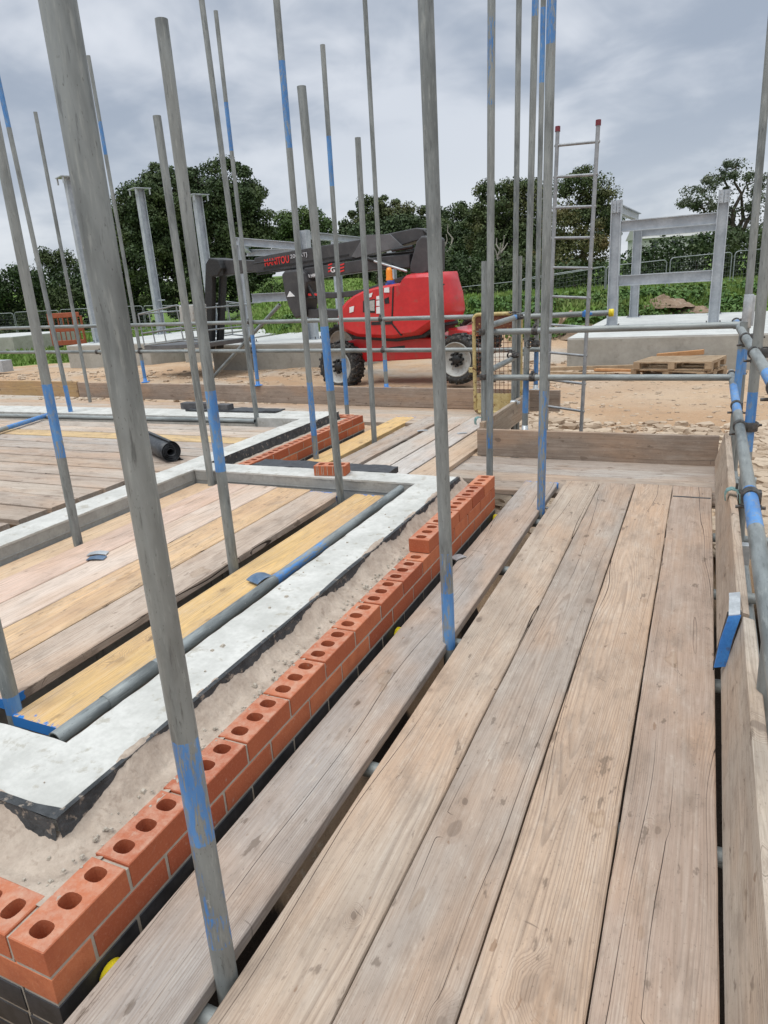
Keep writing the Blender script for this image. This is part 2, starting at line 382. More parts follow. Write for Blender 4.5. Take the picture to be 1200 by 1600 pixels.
M['yellow_cap'] = simple('yellow_plastic', (0.75, 0.58, 0.015), (0.82, 0.66, 0.03), 30, 0.45, 0, 0.05)
M['steel'] = simple('galvanised_steelwork', (0.36, 0.39, 0.42), (0.50, 0.53, 0.555), 3.0, 0.5, 0.35, 0.1, 0.004, 5, (0.36, 0.39, 0.43), 0.5)
M['red'] = simple('red_machine_paint', (0.50, 0.012, 0.016), (0.60, 0.022, 0.024), 2.0, 0.40, 0, 0.03, 0.003, 6, (0.33, 0.07, 0.05), 0.5, 0.5, 0.25)
M['dkgrey'] = simple('dark_grey_machine_paint', (0.035, 0.034, 0.036), (0.06, 0.058, 0.06), 2.5, 0.48, 0, 0.03, 0.003, 4, (0.09, 0.085, 0.08), 0.35)
M['midgrey'] = simple('grey_machine_plate', (0.10, 0.10, 0.105), (0.14, 0.14, 0.145), 4, 0.45, 0.1, 0.03)
M['rubber'] = simple('tyre_rubber', (0.018, 0.018, 0.018), (0.045, 0.043, 0.04), 10, 0.85, 0, 0.4, 0.008, 4, (0.22, 0.19, 0.155), 0.75)
M['rim'] = simple('pale_wheel_rim', (0.34, 0.34, 0.32), (0.45, 0.44, 0.41), 8, 0.6, 0, 0.1, 0.004, 5, (0.22, 0.18, 0.14), 0.7)
M['black'] = simple('black_metal', (0.012, 0.012, 0.013), (0.03, 0.03, 0.03), 20, 0.5, 0.2, 0.1)
M['white'] = simple('white_sticker', (0.72, 0.72, 0.72), (0.8, 0.8, 0.8), 20, 0.5, 0, 0.0)
M['redtxt'] = simple('red_lettering', (0.62, 0.03, 0.03), (0.68, 0.04, 0.035), 20, 0.5, 0, 0.0)
M['greytxt'] = simple('pale_grey_lettering', (0.42, 0.42, 0.44), (0.5, 0.5, 0.52), 20, 0.5, 0, 0.0)
M['glass'] = simple('dark_glass', (0.02, 0.025, 0.03), (0.03, 0.035, 0.04), 5, 0.1, 0, 0.0)
M['orange_lens'] = simple('orange_lens', (0.80, 0.24, 0.01), (0.88, 0.30, 0.02), 10, 0.25, 0, 0.0)
M['orange'] = simple('orange_plastic', (0.30, 0.07, 0.03), (0.38, 0.095, 0.04), 6, 0.6, 0, 0.1)
M['alu'] = simple('ladder_aluminium', (0.25, 0.255, 0.26), (0.37, 0.375, 0.38), 12, 0.42, 0.5, 0.1, 0.002)
M['redcap'] = simple('red_rubber_cap', (0.13, 0.016, 0.024), (0.18, 0.022, 0.032), 20, 0.6, 0, 0.0)
M['rusty'] = simple('flaking_yellow_paint', (0.42, 0.30, 0.11), (0.58, 0.48, 0.24), 14, 0.7, 0, 0.5, 0.004, 6, (0.12, 0.04, 0.018), 1.0)
M['rust'] = simple('rust', (0.10, 0.03, 0.018), (0.17, 0.055, 0.025), 16, 0.85, 0, 0.5, 0.004, 6, (0.50, 0.36, 0.12), 0.7)
M['fencewire'] = simple('fence_galvanised', (0.22, 0.235, 0.24), (0.33, 0.35, 0.355), 6, 0.5, 0.4, 0.0)
M['bark'] = simple('tree_bark', (0.045, 0.035, 0.025), (0.10, 0.08, 0.06), 3, 0.95, 0, 0.6, 0.03)
M['deadbark'] = simple('bleached_branch', (0.30, 0.27, 0.23), (0.42, 0.38, 0.33), 3, 0.95, 0, 0.3, 0.01)
M['pallet'] = simple('pallet_timber', (0.30, 0.21, 0.13), (0.42, 0.31, 0.20), 6, 0.9, 0, 0.5, 0.004, 5, (0.20, 0.13, 0.08), 0.6)
M['orangewood'] = simple('splintered_timber', (0.42, 0.20, 0.08), (0.52, 0.28, 0.13), 8, 0.9, 0, 0.4, 0.004)
M['greyblock'] = simple('dense_block', (0.34, 0.35, 0.36), (0.43, 0.44, 0.44), 10, 0.93, 0, 0.4, 0.004)
M['darkblock'] = simple('dark_brick', (0.06, 0.058, 0.062), (0.11, 0.105, 0.105), 12, 0.85, 0, 0.4, 0.004)
M['soil'] = simple('dug_soil', (0.17, 0.115, 0.075), (0.27, 0.19, 0.13), 3, 0.97, 0, 0.8, 0.03, 6, (0.38, 0.31, 0.24), 0.5)
M['pipe'] = simple('blue_water_pipe', (0.04, 0.13, 0.48), (0.06, 0.18, 0.55), 8, 0.45, 0, 0.0)

def brick_material():
    m, g, b = new_mat('orange_red_brick')
    geo = g.n('ShaderNodeNewGeometry'); tc = g.n('ShaderNodeTexCoord'); P = tc.outputs['Object']
    rpi = geo.outputs['Random Per Island']
    c = g.mix(rpi, (0.33, 0.078, 0.035), (0.53, 0.17, 0.075))
    a = g.noise(P, 16, 5, 0.6); f = g.noise(P, 130, 4, 0.7)
    c = g.mix(g.remap(a, 0.35, 0.7, 0, 0.5), c, (0.34, 0.085, 0.04))
    c = g.mix(g.remap(f, 0.5, 0.75, 0, 0.35), c, (0.56, 0.27, 0.16))
    c = g.mix(g.remap(f, 0.40, 0.25, 0, 0.45), c, (0.20, 0.05, 0.025))
    d = g.noise(g.vmath('ADD', P, (3, 1, 2)), 24, 5, 0.7)
    c = g.mix(g.remap(d, 0.62, 0.74, 0, 0.55), c, (0.44, 0.33, 0.25))
    nz = g.n('ShaderNodeSeparateXYZ'); g.L.new(geo.outputs['True Normal'], nz.inputs[0])      # mortar dust settled on the bed faces
    dust = g.math('MULTIPLY', g.remap(nz.outputs[2], 0.6, 0.9), g.remap(g.noise(P, 22, 6, 0.7), 0.36, 0.70, 0.12, 0.62))
    c = g.mix(dust, c, (0.52, 0.34, 0.25))
    smear = g.remap(g.noise(g.vmath('ADD', g.vmath('MULTIPLY', P, (16, 16, 16)), (2, 5, 1)), 1.0, 6, 0.75), 0.66, 0.74)
    c = g.mix(g.math('MULTIPLY', smear, 0.28), c, (0.42, 0.35, 0.28))
    g.L.new(c, b.inputs['Base Color']); setp(b, Roughness=0.9); b.inputs['Specular IOR Level'].default_value = 0.25
    bump(g, b, g.math('ADD', f, g.math('MULTIPLY', a, 0.6)), 0.5, 0.003)
    return m
M['brick'] = brick_material()

def leaf_material(name, c1, c2, c3, rough=0.6):
    m, g, b = new_mat(name)
    geo = g.n('ShaderNodeNewGeometry'); tc = g.n('ShaderNodeTexCoord')
    rpi = geo.outputs['Random Per Island']
    cl_ = g.noise(tc.outputs['Object'], 0.35, 3, 0.55)
    c = g.mix(rpi, c1, c2); c = g.mix(g.remap(cl_, 0.45, 0.66, 0, 0.8), c, c3)
    g.L.new(c, b.inputs['Base Color']); setp(b, Roughness=rough); b.inputs['Specular IOR Level'].default_value = 0.2
    return m
M['oak'] = leaf_material('dark_oak_leaves', (0.029, 0.049, 0.021), (0.072, 0.104, 0.039), (0.098, 0.124, 0.046))
M['green'] = leaf_material('mid_green_leaves', (0.046, 0.081, 0.023), (0.091, 0.143, 0.039), (0.111, 0.150, 0.046))
M['olive'] = leaf_material('olive_leaves', (0.049, 0.075, 0.031), (0.091, 0.120, 0.047), (0.111, 0.111, 0.042))
M['autumn'] = leaf_material('turning_leaves', (0.062, 0.078, 0.026), (0.117, 0.111, 0.039), (0.163, 0.111, 0.046))
M['grey_leaf'] = leaf_material('grey_green_leaves', (0.058, 0.078, 0.046), (0.104, 0.130, 0.072), (0.130, 0.143, 0.091))
M['hedge'] = leaf_material('hedge_leaves', (0.026, 0.047, 0.017), (0.055, 0.086, 0.029), (0.072, 0.091, 0.036))
M['weed'] = leaf_material('weed_leaves', (0.045, 0.10, 0.022), (0.09, 0.17, 0.04), (0.11, 0.17, 0.05))
M['grass'] = leaf_material('grass_blades', (0.10, 0.18, 0.03), (0.17, 0.25, 0.055), (0.20, 0.24, 0.08))

def ground_material():
    m, g, b = new_mat('site_earth_and_grass')
    geo = g.n('ShaderNodeNewGeometry'); P = geo.outputs['Position']
    at_ = g.n('ShaderNodeAttribute', attribute_name='grass')
    a = g.noise(P, 0.5, 5, 0.6); f = g.noise(P, 4.0, 6, 0.65); q = g.noise(P, 22, 5, 0.7)
    px = g.n('ShaderNodeSeparateXYZ'); g.L.new(P, px.inputs[0]); gw = g.remap(px.outputs[0], -4.5, -1.0, 0.95, 0.2)
    e = g.mix(g.remap(a, 0.35, 0.65), (0.41, 0.265, 0.16), (0.48, 0.345, 0.23))
    e = g.mix(g.remap(g.noise(g.vmath('ADD', P, (9, 4, 0)), 0.22, 4, 0.6), 0.46, 0.62, 0, gw), e, (0.43, 0.38, 0.32))
    e = g.mix(g.remap(f, 0.5, 0.72, 0, 0.5), e, (0.27, 0.19, 0.125))
    e = g.mix(g.remap(q, 0.55, 0.72, 0, 0.6), e, (0.55, 0.46, 0.36))
    e = g.mix(g.remap(q, 0.42, 0.28, 0, 0.6), e, (0.19, 0.135, 0.09))
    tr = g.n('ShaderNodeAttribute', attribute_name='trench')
    e = g.mix(g.remap(g.math('ADD', tr.outputs['Fac'], g.math('MULTIPLY', g.math('SUBTRACT', q, 0.5), 0.3)), 0.3, 0.6), e, (0.035, 0.026, 0.02))  # near-black colour paints the shade under the walkway into the earth
    gr = g.mix(g.remap(a, 0.3, 0.7), (0.10, 0.175, 0.035), (0.16, 0.235, 0.055))
    gr = g.mix(g.remap(f, 0.4, 0.7, 0, 0.5), gr, (0.07, 0.12, 0.025))
    gr = g.mix(g.remap(q, 0.5, 0.75, 0, 0.4), gr, (0.22, 0.25, 0.09))
    mk = g.remap(g.math('ADD', at_.outputs['Fac'], g.math('MULTIPLY', g.math('SUBTRACT', f, 0.5), 0.7)), 0.42, 0.58)
    g.L.new(g.mix(mk, e, gr), b.inputs['Base Color']); setp(b, Roughness=0.97); b.inputs['Specular IOR Level'].default_value = 0.15
    bump(g, b, g.math('ADD', f, g.math('MULTIPLY', q, 0.6)), 0.8, 0.05)
    return m
M['ground'] = ground_material()
def stone_material():
    m, g, b = new_mat('pale_limestone')
    geo = g.n('ShaderNodeNewGeometry'); P = geo.outputs['Position']
    c = g.mix(geo.outputs['Random Per Island'], (0.30, 0.215, 0.145), (0.50, 0.395, 0.29))
    c = g.mix(g.remap(g.noise(P, 14, 5, 0.65), 0.45, 0.7, 0, 0.5), c, (0.28, 0.21, 0.145))
    g.L.new(c, b.inputs['Base Color']); setp(b, Roughness=0.95)
    bump(g, b, g.noise(P, 40, 5, 0.6), 0.5, 0.01)
    return m
M['stone'] = stone_material()

# ------------------------------------------------------------------ terrain: one sheet to the horizon
GZ = -0.85
def sstep(a, b, v):
    t = max(0.0, min(1.0, (v - a) / (b - a))); return t * t * (3 - 2 * t)
def ground_h(x, y):
    c = x * FWD.x + y * FWD.y; s = x * RGT.x + y * RGT.y
    k = s / max(c, 6.0)
    rt = sstep(-0.12, 0.12, k)                       # 1 on the right hand field, 0 on the left
    z = GZ
    bank = sstep(24.0, 27.5, c + 0.8 * noise.noise((s * 0.35, 0, 3)))
    zr = 0.35 + 0.004 * max(0, c - 26)
    zl = -0.95 - 0.0 * c + 5.2 * sstep(66, 125, c)
    zm = 0.05 + 3.3 * sstep(34, 95, c)
    ml = sstep(-0.2, -0.13, k) * (1 - sstep(-0.02, 0.06, k))
    zf = zl + (zr - zl) * rt
    zf = zf + (zm - zf) * ml
    z = z + (zf - z) * bank
    z += 5 * sstep(160, 420, c)
    z += 0.05 * noise.noise((x * 0.35, y * 0.35, 0)) + 0.03 * noise.noise((x * 1.3, y * 1.3, 5))
    if -12 < x < 3 and -8 < y < 8.2: z = min(z, GZ + 0.02)
    if -1.3 < x < 0.75 and -6 < y < 5.4: z -= 0.9 * (1 - sstep(0.45, 0.75, x))          # added pit under the walkway, sunk so the board gaps look dark
    return z
def grass_mask(x, y):
    c = x * FWD.x + y * FWD.y; s = x * RGT.x + y * RGT.y
    k = s / max(c, 6.0)
    lim = 25.2 + 4.5 * sstep(-0.18, -0.32, k)
    return sstep(lim - 0.7, lim + 1.2, c + 1.2 * noise.noise((s * 0.4, 2, 3)))
def build_ground():
    cs = [-60, -35, -20, -12, -7]
    v = -4.0
    while v < 40: cs.append(v); v += 0.42
    st = 0.55
    while v < 1500: cs.append(v); st *= 1.11; v += st
    ss = []; v = 0.0; st = 0.3
    while v < 900:
        ss.append(v); v += st
        if v > 22: st *= 1.13
    ss = [-q for q in ss[:0:-1]] + ss
    vs, at_ = [], []
    for c in cs:
        for s in ss:
            p = FWD * c + RGT * s
            vs.append((p.x, p.y, ground_h(p.x, p.y))); at_.append(grass_mask(p.x, p.y))
    n = len(ss); fs = [(i * n + j, i * n + j + 1, (i + 1) * n + j + 1, (i + 1) * n + j) for i in range(len(cs) - 1) for j in range(n - 1)]
    mb = MB(); mb.add(vs, fs, True, 0, at_)
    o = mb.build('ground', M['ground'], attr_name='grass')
    ta = o.data.attributes.new('trench', 'FLOAT', 'POINT'); ta.data.foreach_set('value', [1.0 if (-1.35 < x < 0.62 and -6 < y < 5.5) else 0.0 for x, y, z in vs])  # mask of the earth that gets the painted under-deck shade
    return tag(o, kind='structure')
build_ground()

# ------------------------------------------------------------------ timber boards
SEED = [3]
def board_obj(name, label, cat, L, w, origin, ydir, zdir, tone, group=None, t=0.038, wane=(0, 0), ends=(0, 0), mat='wood', rough=1.0, seed=None, sides=0.0):
    """one scaffold board: local y along its length, local z out of its top face; wavy sawn edges, optional rounded (waney) edge, blue end paint"""
    SEED[0] += 1; sd = SEED[0] if seed is None else seed
    r = random.Random(sd * 11 + 1)
    n = max(6, int(L / 0.12)); h = w / 2
    prof_n = None; vs, at_ = [], []
    for k in range(n + 1):
        y = L * k / n
        wl = 0.0030 * rough * noise.noise((y * 1.3, sd, 0)) + 0.0018 * rough * noise.noise((y * 6, sd, 4))
        wr = 0.0030 * rough * noise.noise((y * 1.3, sd, 9)) + 0.0018 * rough * noise.noise((y * 6, sd, 7))
        cup = 0.0015 * noise.noise((y * 0.7, sd, 2)); tw = 0.002 * noise.noise((y * 0.4, sd, 13))
        l, rr_ = -h - wl, h + wr
        c = 0.0035
        wa = wane[0] * (0.5 + 0.7 * abs(noise.noise((y * 0.8, sd, 31)))); wb = wane[1] * (0.5 + 0.7 * abs(noise.noise((y * 0.8, sd, 37))))
        pr = [(l + 0.003, -t), (l, -t + 0.004), (l, -c - wa)]
        if wa: pr += [(l + wa * 0.25, -c - wa * 0.45), (l + wa * 0.8, -c - wa * 0.1)]
        pr += [(l + c + wa * 1.8, 0.0), (l * 0.4, 0.0), (rr_ * 0.4, 0.0), (rr_ - c - wb * 1.8, 0.0)]
        if wb: pr += [(rr_ - wb * 0.8, -c - wb * 0.1), (rr_ - wb * 0.25, -c - wb * 0.45)]
        pr += [(rr_, -c - wb), (rr_, -t + 0.004), (rr_ - 0.003, -t)]
        e = 0.0
        if ends[0]: e = max(e, ends[0] * (1 - sstep(0.03, 0.12, y)))
        if ends[1]: e = max(e, ends[1] * (1 - sstep(0.03, 0.12, L - y)))
        for (px, pz) in pr:
            top = pz > -0.002
            vs.append((px, y, pz + tw * px / h + (cup if top else 0)))
            at_.append((e * 0.45 if top else max(e, sides)))
        prof_n = len(pr)
    fs = [(k * prof_n + j, k * prof_n + (j + 1) % prof_n, (k + 1) * prof_n + (j + 1) % prof_n, (k + 1) * prof_n + j) for k in range(n) for j in range(prof_n)]
    mb = MB(); mb.add(vs, fs, False, 0, at_)
    mb.add(vs[:prof_n], [tuple(range(prof_n - 1, -1, -1))], False, 0, float(ends[0] > 0)); mb.add(vs[-prof_n:], [tuple(range(prof_n))], False, 0, float(ends[1] > 0))
    o = mb.build(name, M[mat], attr_name='paint')
    yd, zd = Vector(ydir).normalized(), Vector(zdir).normalized(); xd = yd.cross(zd)
    mm = Matrix((xd, yd, zd)).transposed().to_4x4(); mm.translation = Vector(origin); o.matrix_world = mm
    o.color = (*tone, 1); o.pass_index = sd
    return tag(o, label, cat, group)

GREY = (0.40, 0.335, 0.275); TAN = (0.53, 0.415, 0.305); PINK = (0.52, 0.385, 0.285); PALE = (0.56, 0.51, 0.455); YEL = (0.70, 0.455, 0.185)
ORG = (0.47, 0.30, 0.155); DARK = (0.30, 0.245, 0.20); SILV = (0.45, 0.40, 0.355)
def yboard(label, x0, x1, y0, y1, z, tone, group, tilt=0.0, **kw):
    return board_obj('scaffold_board', label, 'board', y1 - y0, x1 - x0, ((x0 + x1) / 2, y0, z), (tilt, 1, 0), (0, 0, 1), tone, group, **kw)
def xboard(label, y0, y1, x0, x1, z, tone, group, tilt=0.0, **kw):
    return board_obj('scaffold_board', label, 'board', x1 - x0, y1 - y0, (x0, (y0 + y1) / 2, z), (1, tilt, 0), (0, 0, 1), tone, group, **kw)

GW = 'boards of the walkway beside the brick wall'  # boards lengthened unseen behind the camera to keep light out of the gaps
yboard('grey weathered board nearest the brick wall, with one long split down its middle', -1.058, -0.832, -1.6, 4.60, 0.0, (0.354, 0.317, 0.288), GW, 0.001, ends=(0, 0.95), seed=21)
yboard('buff scuffed board with a rounded edge, just right of the pole gap', -0.785, -0.561, -1.6, 4.66, 0.0, (0.460, 0.368, 0.288), GW, 0.0, wane=(0, 0.019), seed=34)
yboard('grey board with knots and close wavy grain, third from the brick wall', -0.555, -0.3355, -1.6, 4.66, 0.0, (0.354, 0.299, 0.253), GW, 0.0, seed=27)
yboard('pinkish buff board with a waney left stain, second from the right toe board', -0.330, -0.1045, -1.6, 4.68, 0.0, (0.488, 0.354, 0.256), GW, 0.0, seed=41)
yboard('brownish board with straight black splits along the right toe board', -0.099, 0.1275, -1.6, 4.68, 0.0, (0.396, 0.296, 0.233), GW, 0.0, seed=52)
_b = bpy.data.objects[sorted(o.name for o in bpy.data.objects if o.name.startswith('scaffold_board'))[-1]]
mb = MB(); mb.box((-0.108, 6.03, -0.001), (0.106, 6.052, 0.0016)); mb.build('metal_band', M['fitting'], _b)
GT = 'boards laid across the far end of the walkway'
xboard('brown board laid crosswise, half hidden under the walkway board ends', 4.485, 4.705, -1.30, 0.17, -0.041, DARK, GT, seed=61)
xboard('pale grey board laid crosswise just beyond the walkway board ends', 4.712, 4.935, -1.95, 0.175, -0.040, GREY, GT, seed=62)
xboard('split grey board laid crosswise between its neighbour and the end toe board', 4.942, 5.16, -1.95, 0.178, -0.040, (0.437, 0.395, 0.354), GT, seed=63)
xboard('shaded brown board laid crosswise against the foot of the end toe board', 5.167, 5.385, -1.95, 0.18, -0.040, (0.389, 0.330, 0.283), GT, seed=64)
xboard('light board end in the bottom left corner below the brick corner', 0.30, 0.520, -2.6, -1.075, 0.0, (0.590, 0.448, 0.307), None, seed=65, tilt=-0.0)
GF = 'boards of the lower lift between the rear brick wall and the gate'
yboard('yellow board beside the rear brick wall, its far end painted blue', -2.955, -2.735, 4.35, 6.78, 0.0, YEL, GF, 0.0, ends=(0, 1), mat='wood_clean', seed=70)
yboard('grey board right of the yellow one on the lower lift', -2.70, -2.475, 4.30, 6.80, 0.0, SILV, GF, 0.03, seed=71)
yboard('pale whitish board between the grey board and another pale board', -2.43, -2.205, 4.25, 6.82, 0.0, PALE, GF, 0.03, mat='wood_clean', seed=72)
yboard('pale whitish board left of the tan outer board', -2.19, -1.965, 4.22, 6.82, 0.0, (0.566, 0.531, 0.496), GF, 0.03, mat='wood_clean', seed=73)
yboard('tan outer board whose sawn edge overhangs the crosswise boards', -1.95, -1.72, 4.20, 6.82, 0.0, (0.555, 0.413, 0.295), GF, 0.035, mat='wood_clean', seed=74)
GR = 'boards laid inside the right hand room of the plinth'
yboard('tan board lying lowest along the rear room wall', -3.19, -3.005, 0.9, 3.70, 0.105, (0.652, 0.467, 0.298), GR, seed=80, mat='wood_clean')
yboard('pinkish board between the tan board and the whitish board', -2.975, -2.738, 0.9, 3.69, 0.125, (0.666, 0.481, 0.383), GR, seed=81, mat='wood_clean')
yboard('whitish pink board with two blue metal scraps lying on it', -2.73, -2.503, 0.9, 3.69, 0.125, (0.708, 0.581, 0.488), GR, seed=82, mat='wood_clean')
yboard('orange tan board with dark grain marks', -2.496, -2.245, 1.0, 3.68, 0.125, (0.694, 0.467, 0.262), GR, seed=83)
yboard('grey brown board with brown scuffs, its edge facing the yellow board', -2.237, -2.01, 1.25, 3.66, 0.125, (0.510, 0.410, 0.332), GR, seed=84, ends=(1, 1))
yboard('bright yellow board with blue ends beside the loose tube', -1.922, -1.682, 1.20, 3.68, 0.120, YEL, GR, 0.0, ends=(1, 1), mat='wood_clean', seed=85, sides=0.0)
GL = 'boards laid crosswise in the left hand room of the plinth'
rows = [(2.33, (0.38, 0.31, 0.255), 'brown board nearer than the dark slot at the left frame edge'), (2.60, (0.389, 0.319, 0.260), 'grey brown board nearest the camera, beside a dark slot'), (2.84, (0.425, 0.354, 0.295), 'grey brown board second from the near dark slot'),
        (3.06, (0.484, 0.407, 0.336), 'buff grey board in line with the foot of a bare pole'), (3.29, (0.448, 0.366, 0.301), 'streaky brown board level with the corner of the room wall'),
        (3.52, (0.472, 0.395, 0.330), 'buff board just nearer than the black roll'), (3.755, (0.425, 0.348, 0.283), 'dull brown board pointing at the end of the black roll'),
        (3.985, (0.413, 0.342, 0.289), 'brown board whose end lies under the black roll'), (4.22, (0.425, 0.372, 0.325), 'greyish board behind the black roll'),
        (4.45, (0.437, 0.401, 0.366), 'silver grey board with a pale bloom before the yellow one'), (4.685, (0.625, 0.437, 0.212), 'yellow crosswise board among grey ones'),
        (4.915, (0.578, 0.496, 0.413), 'whitish board just beyond the yellow crosswise board'), (5.145, (0.472, 0.413, 0.354), 'last grey board in front of the loose tubes')]
for k, (y0, tone, lab) in enumerate(rows):
    xboard(lab + ' in the left room', y0 + 0.008, y0 + 0.219, -9.6, -3.66 + (0.12 if k > 4 else 0.0), 0.15, tone, GL, seed=89 + k, tilt=0.004)
GO = 'boards of the far outer walkway'
for k, (tone, lab) in enumerate([((0.496, 0.425, 0.354), 'pale board nearest the rear plinth wall'), ((0.531, 0.437, 0.354), 'pinkish pale board second from the rear plinth wall'),
                                 ((0.472, 0.401, 0.330), 'buff board third from the rear plinth wall'), ((0.496, 0.366, 0.266), 'tan board along the foot of the far toe board')]):
    y0 = 6.37 + 0.235 * k
    o = xboard(lab + ' on the far outer walkway', y0, y0 + 0.225, -12.0, -1.70, -0.002 - 0.001 * k, tone, GO, tilt=-0.02, seed=110 + k, mat='wood_clean')
    o.location.y += 0.28

# toe boards: stood on edge
def toe(label, p0, p1, z0, hgt, lean, tone, face, **kw):
    """face = horizontal direction the inner face looks; lean = how far the top tips away from it"""
    p0, p1 = Vector((p0[0], p0[1], z0)), Vector((p1[0], p1[1], z0)); yd = (p1 - p0).normalized()
    f = Vector((face[0], face[1], 0)); upv = (Vector((0, 0, 1)) * hgt - f * lean).normalized()
    zd = yd.cross(upv)
    if zd.dot(f) < 0: zd = -zd
    o = board_obj('toe_board', label, 'toe board', (p1 - p0).length, hgt, p0 + upv * hgt / 2, yd, zd, tone, 'toe boards on edge round the scaffold', **kw)
    return o
toe('grey farther toe board on the walkway right side, green clip on it', (0.134, 2.42), (0.148, 5.36), 0.0, 0.222, 0.05, (0.47, 0.375, 0.29), (-1, 0), seed=130)
toe('pale toe board at the bottom right, nearer length with bruised outer edge', (0.129, 0.35), (0.147, 2.40), -0.01, 0.225, 0.052, (0.56, 0.48, 0.39), (-1, 0), seed=131)
toe('brown toe board closing the far end of the walkway', (-1.64, 5.395), (0.165, 5.375), -0.042, 0.225, 0.0, (0.265, 0.215, 0.175), (0, -1), seed=132)
toe('short toe board standing beside the pale boards, pale sawn end towards us', (-1.64, 5.47), (-1.615, 7.05), 0.0, 0.225, 0.0, (0.37, 0.30, 0.225), (-1, 0), seed=133)
pF0, pF1 = Vector((-8.72, 7.77)), Vector((-1.30, 7.20))
toe('long grey brown toe board along the far outer walkway', pF0, pF1, 0.0, 0.222, 0.0, (0.31, 0.25, 0.205), (0, -1), seed=134)
toe('yellow toe board at the left end of the far walkway', (-12.5, 8.05), pF0 + (pF0 - pF1).normalized() * 0.02, 0.0, 0.235, 0.0, (0.52, 0.34, 0.15), (0, -1), seed=135, mat='wood_clean')

# ------------------------------------------------------------------ brickwork and plinth walls
def brick_geo(mb, o, u, v, L, W, Hh, holes=True, mi=0, jit=0.0009, hole_depth=0.06):
    """brick: o corner at its bottom, u along, v across; three rounded perforations through the top bed face"""
    o, u, v = Vector(o), Vector(u).normalized(), Vector(v).normalized(); z = Vector((0, 0, 1))
    j = lambda: rnd.uniform(-jit, jit)
    c = 0.0022
    P = lambda a, b_, h: o + u * a + v * b_ + z * h
    base = len(mb.v)
    vs = []; fs = []
    def q(*pts):
        k = len(vs); vs.extend(pts); fs.append(tuple(range(k, k + len(pts))))
    d = [j() for _ in range(4)]
    low = [P(0, 0, 0), P(L, 0, 0), P(L, W, 0), P(0, W, 0)]
    mid = [P(0 + d[0], 0 + d[1], Hh - c), P(L + d[2], 0 + d[1], Hh - c), P(L + d[2], W + d[3], Hh - c), P(0 + d[0], W + d[3], Hh - c)]
    top = [P(c + d[0], c + d[1], Hh), P(L - c + d[2], c + d[1], Hh), P(L - c + d[2], W - c + d[3], Hh), P(c + d[0], W - c + d[3], Hh)]
    vs += low + mid + top
    for k in range(4):
        n = (k + 1) % 4
        fs.append((k, n, 4 + n, 4 + k)); fs.append((4 + k, 4 + n, 8 + n, 8 + k))
    fs.append((3, 2, 1, 0))
    if not holes: fs.append((8, 9, 10, 11)); mb.add(vs, fs, False, mi); return
    # top face as three cells, each with a hole; shared verts between cells keep the brick one island
    N = 16; cell = (L - 2 * c) / 3; hw, hl = 0.0255, 0.0205
    cols_ = []
    top_idx = {}
    def tv(a, b_):
        key = (round(a, 5), round(b_, 5))
        if key not in top_idx:
            top_idx[key] = len(vs); vs.append(P(a + (d[0] if a < L / 2 else d[2]), b_ + (d[1] if b_ < W / 2 else d[3]), Hh))
        return top_idx[key]
    for a, b_, k in ((c, c, 8), (L - c, c, 9), (L - c, W - c, 10), (c, W - c, 11)): top_idx[(round(a, 5), round(b_, 5))] = k
    for ci in range(3):
        a0, a1 = c + ci * cell, c + (ci + 1) * cell; b0, b1 = c, W - c
        ca, cb = (a0 + a1) / 2 + j(), W / 2 + j() * 2
        outer = []
        for (s0, s1) in (((a0, b0), (a1, b0)), ((a1, b0), (a1, b1)), ((a1, b1), (a0, b1)), ((a0, b1), (a0, b0))):
            for k in range(4):
                t = k / 4; outer.append(tv(s0[0] + (s1[0] - s0[0]) * t, s0[1] + (s1[1] - s0[1]) * t))
        inner, deep = [], []
        for k in range(N):
            an = -3 * math.pi / 4 + 2 * math.pi * k / N
            cx, sx = math.cos(an), math.sin(an)
            ex = math.copysign(abs(cx) ** 0.75, cx) * hl * (1 + j() * 12); ey = math.copysign(abs(sx) ** 0.75, sx) * hw * (1 + j() * 12)
            inner.append(len(vs)); vs.append(P(ca + ex, cb + ey, Hh))
        for k in range(N):
            pv = vs[inner[k]]; deep.append(len(vs)); vs.append(pv - z * hole_depth)
        for k in range(N):
            n = (k + 1) % N
            fs.append((outer[k], outer[n], inner[n], inner[k])); fs.append((inner[k], inner[n], deep[n], deep[k]))
        fs.append(tuple(deep))
    mb.add(vs, fs, False, mi)

BH, BJ = 0.065, 0.010
def mortar_strip(mb, p, u, v, L, W, z0, z1):
    p, u, v = Vector(p), Vector(u).normalized(), Vector(v).normalized()
    a = p + Vector((0, 0, z0)); zz_ = Vector((0, 0, z1 - z0))
    vs = [a, a + u * L, a + u * L + v * W, a + v * W]; vs += [q + zz_ for q in vs]
    mb.add(vs, [(0, 3, 2, 1), (4, 5, 6, 7), (0, 1, 5, 4), (1, 2, 6, 5), (2, 3, 7, 6), (3, 0, 4, 7)])

